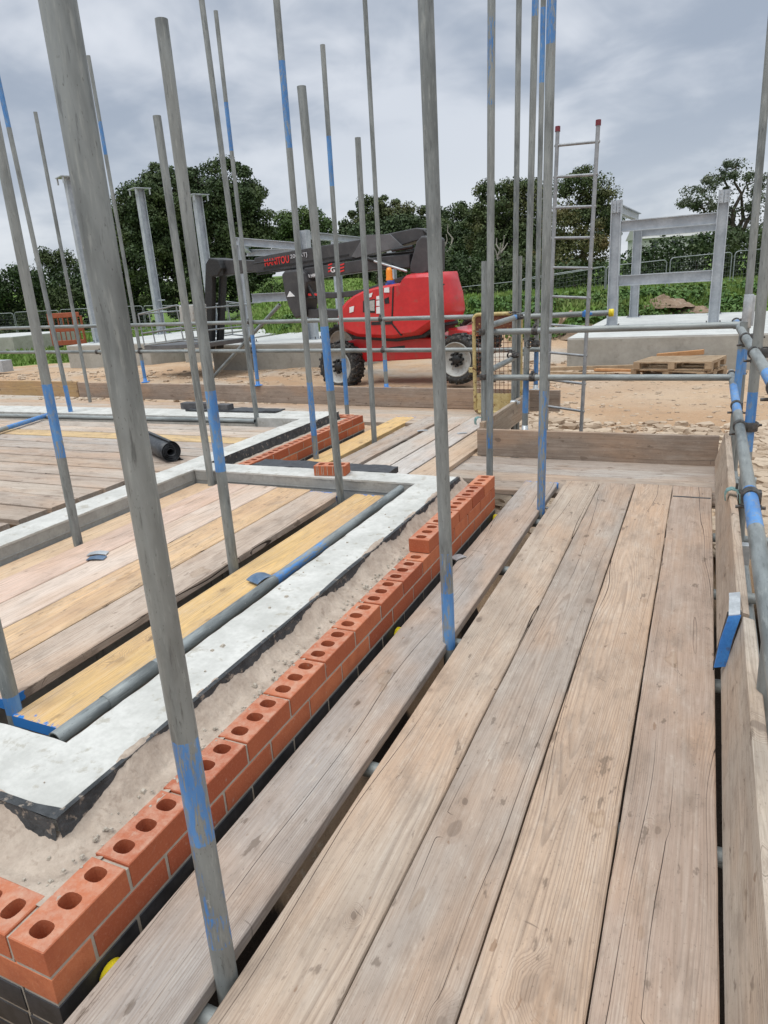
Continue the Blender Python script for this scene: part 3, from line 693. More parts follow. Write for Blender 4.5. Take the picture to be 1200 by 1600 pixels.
def brick_leaf(root, p, u, v, L, ztop, raised=None, start=0.0, pitch=0.2335, black=5, W=0.1025, first=(0.0, 0.0), core=0.0):
    """outer leaf of facing brick: p corner on the face line, u along, v inwards; two facing courses, engineering bricks below"""
    red, jo, blk = MB(), MB(), MB()
    p, u, v = Vector((*p, 0)), Vector((*u, 0)), Vector((*v, 0))
    course = BH + BJ
    def run(mb, zb, off, holes, y_from=0.0, y_to=L):
        s = y_from - off if y_from else -off
        while s < y_to - 0.03:
            a, e = max(s, y_from), min(s + pitch - BJ, y_to)
            if e - a > 0.03:
                brick_geo(mb, p + u * a + Vector((0, 0, zb)) + v * rnd.uniform(-0.0009, 0.0004), u, v, e - a, W, BH, holes and (e - a) > 0.19)
                if holes and 0.05 < (e - a) <= 0.19: pass
            s += pitch
    z1 = ztop - BH
    run(red, z1, start, True, first[0])
    run(red, z1 - course, start if first[1] else (pitch / 2 + start if not first[0] else start), False, first[1])
    for k in range(black): run(blk, z1 - course * (2 + k), (pitch / 2) * (k % 2) + start, False, first[k % 2])
    # mortar: bed joints and perpends as a slightly recessed core
    rc = 0.0020
    zbot = z1 - course * (1 + black)
    mortar_strip(jo, p + u * (rc + core) + v * rc, u, v, L - 2 * rc - core, W - 2 * rc, zbot, z1 - 0.001)
    s = -start + pitch - BJ if not first[0] else first[0] - BJ
    while s < L - 0.02:
        if s > 0: mortar_strip(jo, p + u * (s - 0.0015) + v * rc, u, v, BJ + 0.003, W - 2 * rc, z1 - 0.001, ztop - 0.006 - rnd.uniform(0, 0.006))
        s += pitch
    if raised:
        ra, rb = raised
        top = MB(); s = ra
        while s < rb - 0.1:
            brick_geo(red, p + u * s + Vector((0, 0, ztop + 0.004)) , u, v, min(pitch - 0.012, rb - s), W, BH, True)
            s += pitch
    a = red.build('facing_bricks', M['brick'], root); b = jo.build('mortar_joints', M['joint'], root); c = blk.build('engineering_bricks', M['eng'], root)

def rough_slab(mb, x0, x1, y0, y1, z, amp, nx, ny, zbot, seed, slope=0.0, scale=14):
    """a lumpy top surface with skirts down to zbot"""
    vs = []
    for j_ in range(ny + 1):
        for i in range(nx + 1):
            x = x0 + (x1 - x0) * i / nx; y = y0 + (y1 - y0) * j_ / ny
            e = 0.0
            if i in (0, nx): e = 0.006 * noise.noise((y * 9, seed, i))
            zz_ = z + slope * (i / nx) + amp * (noise.noise((x * scale, y * scale, seed)) + 0.6 * noise.noise((x * scale * 3, y * scale * 3, seed + 5)))
            f = 0.006 * noise.noise((x * 9, seed, 3)) if j_ in (0, ny) else 0.0
            vs.append((x + e, y + f, zz_))
    n = nx + 1
    fs = [(j_ * n + i, j_ * n + i + 1, (j_ + 1) * n + i + 1, (j_ + 1) * n + i) for j_ in range(ny) for i in range(nx)]
    mb.add(vs, fs, True)
    ring = [i for i in range(n)] + [j_ * n + nx for j_ in range(1, ny + 1)] + [ny * n + i for i in range(nx - 1, -1, -1)] + [j_ * n for j_ in range(ny - 1, 0, -1)]
    top = [vs[i] for i in ring]; bot = [(x, y, zbot) for x, y, _ in top]; k = len(top)
    mb.add(top + bot, [(i, (i + 1) % k, k + (i + 1) % k, k + i) for i in range(k)], False)

PZ = 0.20                                        # top of the inner leaf
WX = -1.10                                       # face of the front brick wall
root = empty('cavity_wall', 'red brick and pale block cavity wall running from the bottom left corner beside the walkway', 'wall', (WX, 0.625, GZ))
def kid(root, fn):                               # build in world space, then hang under root keeping place
    before = set(bpy.data.objects); fn()
    for o in set(bpy.data.objects) - before:
        if o.parent is None: o.parent = root
        o.matrix_parent_inverse = Matrix.Translation(-root.location)
def front_wall():
    brick_leaf(None, (WX, 0.625), (0, 1), (-1, 0), 3.345, 0.135, raised=(2.19, 3.345), first=(0.0, 0.1125))
    brick_leaf(None, (WX, 0.625), (-1, 0), (0, 1), 3.0, 0.135, first=(0.1125, 0.0), core=0.106)
    brick_leaf(None, (WX - 0.1125, 3.97), (-1, 0), (0, -1), 0.34, 0.135, start=0.02)
    mo = MB()
    st = 0.0065; idx = {}; vs = []; fs = []
    def mh(x, y):
        d = math.hypot(max(0.0, x + 1.312), max(0.0, 0.862 - y)); t = 1 - d / 0.138
        big = noise.noise((x * 4, y * 4, 3.0)); fn = noise.noise((x * 26, y * 26, 3.0)) + 0.6 * noise.noise((x * 70, y * 70, 3.0))
        return 0.1335 + 0.004 * big + 0.0028 * fn - 0.010 * math.exp(-((t - 0.30) / 0.16) ** 2) + 0.062 * max(0.0, (t - 0.54) / 0.46) ** 1.3 * (0.95 + 0.7 * big) + 0.006 * fn * max(0, t)
    def vi(i, j):
        if (i, j) not in idx:
            x, y = WX - 0.078 - i * st, 0.702 + j * st; idx[(i, j)] = len(vs); vs.append((x, y, mh(x, y)))
        return idx[(i, j)]
    for i in range(430):
        for j in range(500):
            x, y = WX - 0.078 - i * st, 0.702 + j * st
            if (x > -1.322 or y < 0.872) and y < 3.955: fs.append((vi(i, j), vi(i + 1, j), vi(i + 1, j + 1), vi(i, j + 1)))
    mo.add(vs, fs, True)
    mo.build('cavity_mortar', M['mortar'])
    cr = MB(); q_ = random.Random(9)
    for _ in range(420):                       # droppings on the cavity fill and on the block tops
        if q_.random() < 0.93: x, y, z = q_.uniform(-1.30, -1.185), q_.uniform(0.72, 3.9), 0.134
        else: x, y, z = q_.uniform(-1.51, -1.32), q_.uniform(0.9, 3.7), PZ + 0.002
        k = q_.uniform(0.0012, 0.0058) * (1 if q_.random() < 0.9 else 1.8); n8 = [(x + k * dx * q_.uniform(0.6, 1.3), y + k * dy * q_.uniform(0.6, 1.3), z + dz * k * 0.8) for dx, dy, dz in ((-1, -1, -.6), (1, -1, -.6), (1, 1, -.6), (-1, 1, -.6), (-.6, -.6, .8), (.6, -.6, .8), (.6, .6, .8), (-.6, .6, .8))]
        cr.add(n8, [(4, 5, 6, 7), (0, 1, 5, 4), (1, 2, 6, 5), (2, 3, 7, 6), (3, 0, 4, 7)])
    c_ = cr.build('mortar_droppings', M['joint']); c_['kind'] = 'stuff'
    wc = MB()
    rough_slab(wc, -1.525, -1.312, 0.862, 3.72, PZ, 0.0016, 14, 190, -0.2, 12)
    rough_slab(wc, -4.2, -1.5245, 0.862, 1.085, PZ - 0.001, 0.002, 150, 12, -0.2, 14)
    wc.build('block_leaf', M['white_con'])
    # black membrane turned up the cavity face, creased and dirtied with mortar
    dp = MB()
    def sheet(pts, zt, zb, seed, out):
        vs = []; n = len(pts)
        for k, (x, y) in enumerate(pts):
            for i, tt in enumerate((0.0, 0.2, 0.4, 0.6, 0.8, 1.0)):
                z = zt + (zb - zt) * tt; w_ = 0.007 * noise.noise((x * 11, y * 11, seed + i * 0.7)) + 0.014 * tt
                vs.append((x + out[0] * (w_ + 0.004), y + out[1] * (w_ + 0.004), z + 0.004 * noise.noise((x * 17, y * 17, seed)) * (1 - tt)))
        dp.add(vs, [(k * 6 + i, k * 6 + i + 1, (k + 1) * 6 + i + 1, (k + 1) * 6 + i) for k in range(n - 1) for i in range(5)], True)
    ys = [0.852 + 0.03 * k for k in range(103)]
    sheet([(-1.309, y) for y in ys], PZ + 0.003, 0.10, 5, (1, 0))
    sheet([(-1.309 - 0.03 * k, 0.856) for k in range(95)], PZ + 0.003, 0.10, 9, (0, -1))
    # folded over the block top edge in a ragged strip
    def fold(pts, inward, wd, seed):
        vs = []
        for k, (x, y) in enumerate(pts):
            q = wd * (0.35 + 0.9 * max(0, noise.noise((x * 2.3, y * 2.3, seed)) + 0.25))
            vs += [(x + inward[0] * -0.005, y + inward[1] * -0.005, PZ + 0.0045), (x + inward[0] * q, y + inward[1] * q, PZ + 0.0055)]
        dp.add(vs, [(2 * k, 2 * k + 1, 2 * k + 3, 2 * k + 2) for k in range(len(pts) - 1)], True)
    fold([(-1.309, y) for y in ys], (-1, 0), 0.016, 2)
    fold([(-1.309 - 0.03 * k, 0.856) for k in range(95)], (0, 1), 0.05, 6)
    dp.build('damp_proof_membrane', M['dpc'])
kid(root, front_wall)

root = empty('cavity_wall', 'red brick and pale block cavity wall farther back, behind the black roll', 'wall', (-3.04, 4.1, GZ))
def rear_wall():
    brick_leaf(None, (-3.02, 3.98), (0, 1), (-1, 0), 2.12, 0.145, black=4)
    brick_leaf(None, (-3.1325, 6.10), (-1, 0), (0, -1), 0.75, 0.145, black=4)
    mo = MB(); rough_slab(mo, -3.235, -3.118, 3.95, 6.0, 0.125, 0.006, 10, 100, -0.2, 23, slope=0.01); mo.build('cavity_mortar', M['mortar'])
    wc = MB()
    vsx = MB()
    rough_slab(wc, -3.43, -3.22, 3.916, 5.95, PZ, 0.002, 12, 120, -0.2, 31)
    rough_slab(wc, -9.5, -3.4305, 5.56, 5.94, PZ - 0.0005, 0.002, 160, 12, -0.2, 33)
    wc.build('block_leaf', M['white_con'])
    dp = MB(); vs = []
    ys = [3.93 + 0.03 * k for k in range(68)]
    for y in ys:
        for i, tt in enumerate((0.0, 0.35, 0.7, 1.0)):
            vs.append((-3.216 + 0.012 * tt + 0.006 * noise.noise((0, y * 11, i * 0.7)), y, PZ + 0.004 - 0.085 * tt))
    dp.add(vs, [(k * 4 + i, k * 4 + i + 1, (k + 1) * 4 + i + 1, (k + 1) * 4 + i) for k in range(len(ys) - 1) for i in range(3)], True)
    dp.build('damp_proof_membrane', M['dpc'])
kid(root, rear_wall)

root = empty('block_wall', 'low grey block wall with a white top, crossing between the two rooms of the plinth', 'wall', (-2.3, 3.8, GZ))
def cross_wall():
    wc = MB(); rough_slab(wc, -3.2095, -1.312, 3.7205, 3.912, PZ - 0.0005, 0.0016, 110, 12, PZ - 0.012, 41); wc.build('wall_top', M['white_con'])
    bl = MB(); bl.box((-3.207, 3.723, GZ), (-1.316, 3.908, PZ - 0.011)); bl.box((-3.2, 3.7195, PZ - 0.075), (-1.53, 3.7225, PZ - 0.069)); bl.build('block_face', M['block'])
kid(root, cross_wall)
root = empty('block_wall', 'low white topped block wall between the left room and the pink boards', 'wall', (-3.3, 2.9, GZ))
def mid_wall():
    wc = MB(); rough_slab(wc, -3.42, -3.21, 0.72, 3.915, PZ, 0.0016, 12, 150, PZ - 0.012, 43)
    wc.build('wall_top', M['white_con'])
    bl = MB(); bl.box((-3.418, 0.722, GZ), (-3.213, 3.913, PZ - 0.011)); bl.box((-3.2135, 0.722, PZ - 0.075), (-3.2095, 3.71, PZ - 0.069)); bl.build('block_face', M['block'])
kid(root, mid_wall)

# ------------------------------------------------------------------ scaffold tubes and fittings
TR = 0.02415
def tube_obj(name, label, p0, p1, bands=(), group=None, cat='scaffold tube', seg=20, r=TR, mat='tube', dent=0.0, parent=None):
    """open-ended tube from p0 to p1; bands = (from, to, cover) lengths of blue paint measured from p0"""
    SEED[0] += 1
    p0, p1 = Vector(p0), Vector(p1); L = (p1 - p0).length
    zs = sorted(set([0.0, L] + [q for b_ in bands for e in b_[:2] for q in (e - 0.002, e + 0.002) if 0 < q < L] + [L * k / 8 for k in range(1, 8)]))
    mb = MB(); vs, at_ = [], []
    for z in zs:
        pv = 0.0
        for lo, hi, cv in bands:
            if lo - 1e-6 <= z <= hi + 1e-6: pv = cv
        for j in range(seg):
            t = 2 * math.pi * j / seg; vs.append((r * math.cos(t), r * math.sin(t), z)); at_.append(pv)
    n = len(zs)
    fs = [(k * seg + j, k * seg + (j + 1) % seg, (k + 1) * seg + (j + 1) % seg, (k + 1) * seg + j) for k in range(n - 1) for j in range(seg)]
    mb.add(vs, fs, True, 0, at_)
    ri = r - 0.004; o2 = []
    for z in (0.0, L):
        for rr_ in (r, ri):
            o2 += [(rr_ * math.cos(2 * math.pi * j / seg), rr_ * math.sin(2 * math.pi * j / seg), z) for j in range(seg)]
    S_ = seg
    f2 = [(j, (j + 1) % S_, S_ + (j + 1) % S_, S_ + j) for j in range(S_)] + [(2 * S_ + j, 2 * S_ + (j + 1) % S_, 3 * S_ + (j + 1) % S_, 3 * S_ + j) for j in range(S_)]
    mb.add(o2, f2, False)
    mb.add([o2[S_ + j] for j in range(S_)] + [o2[3 * S_ + j] for j in range(S_)], [(j, (j + 1) % S_, S_ + (j + 1) % S_, S_ + j) for j in range(S_)], True)
    me_o = mb.build(name, M[mat], parent, attr_name='paint')
    q = (p1 - p0).to_track_quat('Z', 'Y')
    me_o.matrix_world = Matrix.Translation(p0) @ q.to_matrix().to_4x4()
    me_o.pass_index = SEED[0] % 97
    if label: tag(me_o, label, cat, group)
    return me_o
GSTD = 'upright scaffold poles'
POLES = {}
def pole(key, label, bx, by, z, tx, ty, bands=(), ztop=None, zbot=GZ, plate=None, y=None, seg=20):
    """upright: its foot seen at (bx, by) on height z, passing (tx, ty); bands given by picture rows"""
    b_ = at(bx, by, z) if y is None else aty(bx, by, y)
    t = aty(tx, ty, b_.y)
    dirv = (t - b_)
    sl = dirv.x / dirv.z
    sl = max(-0.02, min(0.02, sl))
    top = t.z if ztop is None else ztop
    zb = zbot if plate is None else plate
    P0 = Vector((b_.x + sl * (zb - b_.z), b_.y, zb)); P1 = Vector((b_.x + sl * (top - b_.z), b_.y, top))
    def zrow(row):
        px = bx + (tx - bx) * (row - by) / (ty - by)
        return aty(px, row, b_.y).z
    bb = []
    for r0, r1, cv in bands:
        a, e = sorted((zrow(r0), zrow(r1)))
        bb.append((a - zb, e - zb, cv))
    o = tube_obj('scaffold_standard', label, P0, P1, bb, GSTD, 'scaffold pole', seg)
    POLES[key] = (P0, P1, sl)
    if plate is not None:
        mb = MB(); mb.lathe([(0.0, -0.010), (0.045, -0.012), (0.062, -0.004), (0.066, 0.0), (0.040, 0.006), (0.027, 0.010), (0.0255, 0.05), (0.0, 0.05)], (0, 0, 0), (0, 0, 1), 20)
        k = mb.build('base_plate', M['zinc' if key in ('S7', 'S8') else 'blue'], o)
    return o
pole('S1', 'thick nearest pole rising through the gap in the boards, blue scuffs on its lower half', 355, 1535, -0.03, 90, 0, [(1150, 1310, 0.56), (1310, 1420, 0.36), (1420, 1470, 0.46)], ztop=3.2, seg=36)
pole('S2', 'upright pole in the middle of the gap, worn blue paint round its foot', 702, 1012, -0.03, 665, 0, [(925, 1012, 0.72), (862, 925, 0.4)], ztop=4.3, seg=28)
pole('S3', 'pole at the far end of the gap, long blue smears low down', 845, 803, -0.03, 862, 0, [(610, 803, 0.50), (0, 70, 0.55)], ztop=4.6)
pole('S4', 'upright pole standing on the crosswise boards past the brick wall end, faint blue patches', 765, 748, -0.04, 768, 0, [(640, 700, 0.42), (20, 165, 0.42)], ztop=4.4)
pole('S5', 'short dark pole stub holding the clip on the short toe board', 756, 703, -0.03, 757, 408)
pole('S6', 'plain grey pole just left of the pole with a round base plate', 802, 662, -0.03, 811, 0, ztop=4.8)
pole('S6d', 'short dark pole stub tight behind a plain grey pole', 808, 655, 0, 812, 400)
pole('S7', 'pole on a pale round base plate just above the end toe board', 820, 673, 0, 837, 0, [(585, 645, 0.78), (0, 26, 0.6)], ztop=4.8, plate=0.13, y=5.62)
pole('S8', 'slim far pole blue below the rails, on a pale base plate by the ladder', 837, 609, 0, 849, 0, [(545, 600, 0.92), (12, 130, 0.72)], ztop=5.2, plate=0.21, y=7.33)
pole('P1', 'left hand pole whose blue band wears away downwards, standing on pink boards', 122, 848, 0.12, 0, 233, [(600, 688, 1.0), (688, 715, 0.55)], ztop=3.3)
pole('B', 'pole at the far left painted blue at its foot and again near its top', 112, 650, 0.15, 7, 183, [(112, 200, 0.98), (602, 652, 1.0)], ztop=4.2)
pole('C', 'bare pole with a cut top at the far left, foot behind the left room boards', 141, 628, 0.0, 55, 175)
pole('D', 'thin far pole with a cut top, close to the right of the thick nearest pole', 228, 600, 0.2, 138, 87, [(190, 242, 0.72), (563, 592, 0.8)], plate=0.235, y=7.75)
pole('E', 'pole with a dark cut top standing in the corner of the two room walls', 330, 755, 0.12, 245, 181)
pole('F', 'pole with a dark cut top and blue streaks above its plain foot', 365, 887, 0.12, 252, 30, [(610, 690, 0.66), (690, 736, 0.9)], seg=26)
pole('G', 'bare speckled pole rising beyond the white wall at the left room edge', 402, 660, 0.15, 315, 0, ztop=4.9)
pole('Hh', 'far pole with bright blue below the rails and a blue band near its cut top', 403, 601, 0.2, 337, 17, [(160, 236, 1.0), (523, 592, 1.0)], plate=0.225, y=7.52)
pole('I', 'pole standing beside the loose membrane strip, long faded blue at foot and top', 494, 717, 0.0, 432, 0, [(597, 680, 0.62), (680, 717, 0.35), (95, 232, 0.62)], ztop=4.4)
pole('J', 'pole with a dark cut top and a solid blue band at rail height', 532, 775, 0.12, 471, 135, [(510, 610, 1.0)])
pole('K', 'pole with two solid blue bands rising behind the rear brick wall end', 543, 652, 0.0, 504, 70, [(213, 291, 1.0), (560, 632, 1.0)])
pole('L', 'slim far pole in front of the red machine, blue just above its foot', 604, 608, 0.2, 570, 0, [(562, 580, 0.9)], ztop=5.2, plate=0.21, y=7.42)
pole('Mm', 'bare pole with a cut top standing on the edge of the yellow board', 585, 690, 0.0, 559, 215)
pole('N', 'pole cut by the left frame edge, blue foot beside the yellow board end', 22, 1110, 0.12, 0, 1010, [(1085, 1112, 0.85)], ztop=1.4, seg=26)
pole('R1', 'upright pole outside the corner of the two guard rails, carrying a sleeve', 1163, 540, 0, 1196, 150, [(545, 585, 0.85)], ztop=4.5, y=5.5)
pole('R1b', 'blue marked pole stub directly under the guard rail corner', 1152, 610, 0, 1157, 560, [(545, 640, 0.8)], ztop=0.98, y=5.30)
pole('R2', 'pole at the right frame edge, broad blue band between the two guard rails', 1170, 680, 0, 1189, 480, [(612, 705, 0.78)], ztop=4.2, y=3.9, seg=26)
pole('R3', 'shaded pole low at the right edge outside the near toe board', 1186, 1180, 0, 1180, 1060, ztop=0.62, y=1.95, seg=26)

# horizontal tubes
GRAIL = 'guard rails round the scaffold'
def zcut(px, py, z): return at(px, py, z)
a, b_ = at(1150, 503, 0.93), at(1200, 585, 0.93); d = (a - b_).normalized()
RT0, RT1 = b_ - d * 3.6, a + d * 0.05
tube_obj('guard_rail', 'upper right guard rail running away beside the walkway', RT0, RT1, [(3.3, 3.62, 0.85), ((a - RT0).length - 0.55, (a - RT0).length + 0.1, 0.45)], GRAIL, 'guard rail', 28)
a, b_ = at(1143, 585, 0.56), at(1200, 950, 0.56); d = (a - b_).normalized()
RM0, RM1 = b_ - d * 1.6, a + d * 0.12
def along_row(px, py, o, dv): return (at(px, py, o.z) - o).dot(dv)
tube_obj('guard_rail', 'lower right guard rail beside the walkway, two blue bands on it', RM0, RM1,
         [(along_row(1184, 828, RM0, d), along_row(1178, 768, RM0, d), 1.0), (along_row(1157, 646, RM0, d), along_row(1148, 604, RM0, d), 0.95)], GRAIL, 'guard rail', 28)
RD = d
tube_obj('guard_rail', 'upper guard rail across the end of the walkway', (-1.60, 5.565, 0.945), (0.30, 5.52, 0.945), [], GRAIL, 'guard rail')
tube_obj('guard_rail', 'lower guard rail across the end of the walkway', (-1.62, 5.565, 0.582), (0.205, 5.52, 0.582), [], GRAIL, 'guard rail')
def far_pt(px, py, off=-0.06):
    d_ = ray(px, py); n = Vector((pF1.y - pF0.y, -(pF1.x - pF0.x), 0)).normalized(); o_ = Vector((pF1.x, pF1.y + 0.12, 0)) + Vector((0, off, 0))
    t = (o_ - Vector((0, 0, H))).dot(n) / d_.dot(n); return Vector((0, 0, H)) + d_ * t
a, b_ = far_pt(0, 513), far_pt(740, 495); d = (b_ - a).normalized()
tube_obj('guard_rail', 'upper guard rail along the far outer walkway', a - d * 3, b_, [], GRAIL, 'guard rail'); FU = (a, d)
a, b_ = far_pt(0, 550.5), far_pt(860, 546); d = (b_ - a).normalized()
tube_obj('guard_rail', 'lower guard rail along the far outer walkway', a - d * 3, b_, [], GRAIL, 'guard rail'); FL = (a, d)
a, b_ = aty(845, 494, 6.6), aty(957, 488.5, 6.6)
lt = tube_obj('guard_rail', 'short tube with a yellow end cap tied to the ladder', a - Vector((0.25, 0, 0)), b_, [], GRAIL, 'guard rail')
def cap_on(o, L):
    mb = MB(); mb.lathe([(0.0245, L - 0.030), (0.033, L - 0.030), (0.0335, L + 0.006), (0.030, L + 0.010), (0.0, L + 0.010)], (0, 0, 0), (0, 0, 1), 20)
    mb.build('end_cap', M['yellow_cap'], o)
cap_on(lt, (b_ - a + Vector((0.25, 0, 0))).length)
LTAB = (a, b_)
for lab, (q0, q1), bd in (('upper side rail over the short toe board, from the stub pole to the far walkway', (aty(768, 508, 5.5), aty(826, 489, 7.25)), [(0.9, 1.1, 0.8)]),
                      ('lower side rail over the short toe board, from the stub pole to the far walkway', (aty(768, 577, 5.5), aty(816, 553, 7.25)), [])):
    tube_obj('guard_rail', lab, q0, q1, bd, GRAIL, 'guard rail')
# board bearers under the walkway, yellow caps towards the brick wall
GB = 'transom tubes under the walkway boards'
for k, (y, lab, xe) in enumerate([(0.747, 'transom tube under the near end of the walkway, yellow cap close to the brick corner', -1.085), (1.56, 'transom tube showing grey in the gap beside the middle pole', -1.10),
                              (2.378, 'transom tube with a yellow cap against the middle of the brick wall', -1.085),
                              (3.165, 'transom tube showing pale in the gap beyond the middle pole', -1.10), (3.92, 'transom tube with a yellow cap at the far end of the brick wall', -1.085), (5.28, 'transom tube under the crosswise boards', -1.9)]):
    z = -0.0635 if k < 5 else -0.105
    o = tube_obj('transom', lab, (0.42 if k != 0 else 0.30, y, z), (xe if k not in (1, 3) else -1.085, y, z), [], GB, 'transom tube')
    if k in (0, 2, 4): cap_on(o, (0.30 if k == 0 else 0.42) - xe)
tube_obj('transom', 'tube end poking out under the front brick wall at the bottom left', (-2.6, 0.545, -0.075), (-1.215, 0.545, -0.068), [], GB, 'transom tube')
tube_obj('transom', 'tube end sticking out behind the right toe board, level with the blue bracket', (0.22, 2.55, -0.06), (0.75, 2.55, -0.05), [], GB, 'transom tube')
tube_obj('transom', 'tube end at the right edge outside the nearer toe board', (0.22, 1.78, -0.06), (0.75, 1.78, -0.05), [], GB, 'transom tube')
tube_obj('ledger', 'long dark tube under the right toe board carrying the transoms', (0.262, 0.2, -0.115), (0.29, 5.7, -0.115), [], None, 'scaffold tube')
tube_obj('ledger', 'dark ledger tube below the gap in the walkway boards', (-0.985, 0.2, -0.125), (-0.985, 5.7, -0.125), [], None, 'scaffold tube')
# loose tubes in the plinth
o = tube_obj('scaffold_tube', 'loose grey tube lying between the yellow board and the white wall top', (-1.598, 1.10, 0.178), (-1.598, 3.66, 0.178), [(0.20, 0.33, 0.75), (1.15, 1.62, 0.5)], None, 'scaffold tube', 28)
mb = MB(); mb.lathe([(0.0247, 0.0), (0.0262, 0.0), (0.0262, 0.22), (0.0247, 0.22)], (0, 0, 0.19), (0, 0, 1), 24); k = mb.build('sleeve', M['blue'], o)
o.children[0].data.materials[0] = M['tube']
tube_obj('scaffold_tube', 'loose grey tube lying along the rear plinth wall of the left room', (-9.2, 5.40, 0.178), (-3.9, 5.49, 0.178), [], None, 'scaffold tube')
a, b_ = aty(85, 690, 9.2), aty(437, 476, 9.2)
a, b_ = far_pt(318, 606, 0.35), far_pt(437, 476, 0.35)
tube_obj('scaffold_tube', 'diagonal brace tube leaning behind the far guard rails', a, b_, [], None, 'brace tube')
a, b_ = at(0, 672, 0.19), at(76, 648, 0.19)
tube_obj('scaffold_tube', 'dirty loose tube with a blue end lying askew on the left room boards', a - (b_ - a).normalized() * 1.2, b_, [((b_ - a).length + 1.2 - 0.75, (b_ - a).length + 1.2, 0.9)], None, 'scaffold tube', mat='tube')

GC = 'clamps joining the scaffold tubes'
def coupler(label, p, ax1, ax2, side, mat='fitting', single=False):
    """right-angle clamp: one saddle round a tube at p along ax1, the other round a tube along ax2 offset by side*50 mm"""
    p, ax1, ax2, sd = Vector(p), Vector(ax1).normalized(), Vector(ax2).normalized(), Vector(side).normalized()
    root = empty('tube_clamp', label, 'clamp', p, 0, GC)
    mb = MB()
    def ringm(c, ax):
        mb.lathe([(TR + 0.001, -0.024), (TR + 0.0075, -0.024), (TR + 0.0085, -0.010), (TR + 0.0085, 0.010), (TR + 0.0075, 0.024), (TR + 0.001, 0.024)], c, ax, 20)
    ringm((0, 0, 0), ax1)
    if not single: ringm(sd * 0.052, ax2)
    mb.bar(sd * 0.020, sd * 0.034, 0.044, 0.044, ax1)
    # ears beside each saddle
    e1 = ax1.cross(sd).normalized(); e2 = ax2.cross(sd).normalized()
    mb.bar(e1 * 0.026, e1 * 0.052, 0.030, 0.022, ax1)
    if not single: mb.bar(sd * 0.052 + e2 * 0.026, sd * 0.052 + e2 * 0.052, 0.030, 0.022, ax2)
    mb.build('clamp_body', M[mat], root, bevel=0.0025)
    for c, e in ((Vector(), e1), (sd * 0.052, e2))[:1 if single else 2]:
        bm_ = MB(); q = c + e * 0.041
        bm_.tube([q - sd * 0.045, q + sd * 0.052], 0.0065, 8); bm_.lathe([(0, 0), (0.0125, 0), (0.0125, 0.012), (0, 0.012)], q + sd * 0.026, sd, 6, smooth=False)
        bm_.build('bolt', M[mat], root)
    return root
def rail_at(o, dv, px):     # point of a far rail above a picture column
    best = None
    for k in range(0, 1400):
        q = o + dv * (k * 0.008)
        c = Vector((AX.x * q.x + AY.x * q.y + AU.x * (q.z - H), 0, AX.z * q.x + AY.z * q.y + AU.z * (q.z - H)))
        x = 600 + FOC * c.x / c.z
        if best is None or abs(x - px) < best[0]: best = (abs(x - px), q)
    return best[1]
def rail_pt(o, q, y): v = q - o; return o + v * ((y - o.y) / v.y)
Zv, Xv, Yv = Vector((0, 0, 1)), Vector((1, 0, 0)), Vector((0, 1, 0))
coupler('dark clamp holding the upper far rail to a pole with bright blue below', rail_at(*FU, 391), FU[1], Zv, (0, 1, 0))
coupler('dark clamp holding the lower far rail to a pole with bright blue below', rail_at(*FL, 394), FL[1], Zv, (0, 1, 0))
coupler('dark clamp on the upper far rail in front of the red machine', rail_at(*FU, 595), FU[1], Zv, (0, 1, 0))
coupler('dark clamp on the lower far rail in front of the red machine', rail_at(*FL, 599), FL[1], Zv, (0, 1, 0))
coupler('grey sleeve clamp joining two lengths of the lower far rail', rail_at(*FL, 152), FL[1], FL[1].cross(Zv), (0, 0, -1), single=True)
coupler('clamp where the lower far rail passes behind the thick nearest pole', rail_at(*FL, 219), FL[1], Zv, (0, 1, 0))
coupler('clamp on the upper end rail at the pole with the pale base plate', (-1.205, 5.56, 0.945), Xv, Zv, (0, 1, 0))
coupler('clamp on the lower end rail at the pole with the pale base plate', (-1.222, 5.56, 0.582), Xv, Zv, (0, 1, 0))
coupler('clamp just below the upper end rail on the pole with the pale base plate', (-1.21, 5.62, 0.84), Zv, Yv, (-1, 0, 0))
coupler('clamp joining the upper side rail to the short dark pole stub', POLES['S5'][0] + Vector((0.02, 0, 1.80)), Zv, Yv, (0.6, 0.3, 0))
coupler('clamp joining the lower side rail to the short dark pole stub', POLES['S5'][0] + Vector((0.02, 0, 1.44)), Zv, Yv, (0.6, 0.3, 0))
coupler('dark clamp high on the plain grey pole at the upper side rail', aty(812, 495, 6.55), Zv, Yv, (-1, 0, 0))
coupler('dark clamp on the plain grey pole at the lower side rail', aty(806, 555, 6.55), Zv, Yv, (-1, 0, 0))
coupler('small clamp low on the plain grey pole above the short toe board', aty(804, 629, 6.55), Zv, Xv, (0, -1, 0), 'zinc')
coupler('dark clamp on the slim far pole at the yellow capped tube', aty(839, 493, 7.28), Zv, Xv, (0, -1, 0))
coupler('clamp at the corner of the two upper guard rails', RT1 - (RT1 - RT0).normalized() * 0.06, RT1 - RT0, Zv, (1, 0, 0))
coupler('clamp on the upper right guard rail just before its far corner', rail_pt(RT0, RT1, at(1167, 528, 0.93).y), RT1 - RT0, Zv, (1, 0, 0))
coupler('clamp on the upper right guard rail near the frame edge, long bolt facing in', rail_pt(RT0, RT1, at(1198, 606, 0.93).y), RT1 - RT0, Zv, (1, 0, 0), single=True)
coupler('clamp at the corner of the two lower guard rails', RM1 - RD * 0.13, RD, Zv, (1, 0, 0))
coupler('clamp between the two blue bands region of the lower right guard rail', rail_pt(RM0, RM1, at(1159, 634, 0.56).y), RD, Zv, (1, 0, 0), single=True)
coupler('dark clamp at the near blue band of the lower right guard rail', rail_pt(RM0, RM1, at(1180, 776, 0.56).y), RD, Zv, (1, 0, 0), single=True)
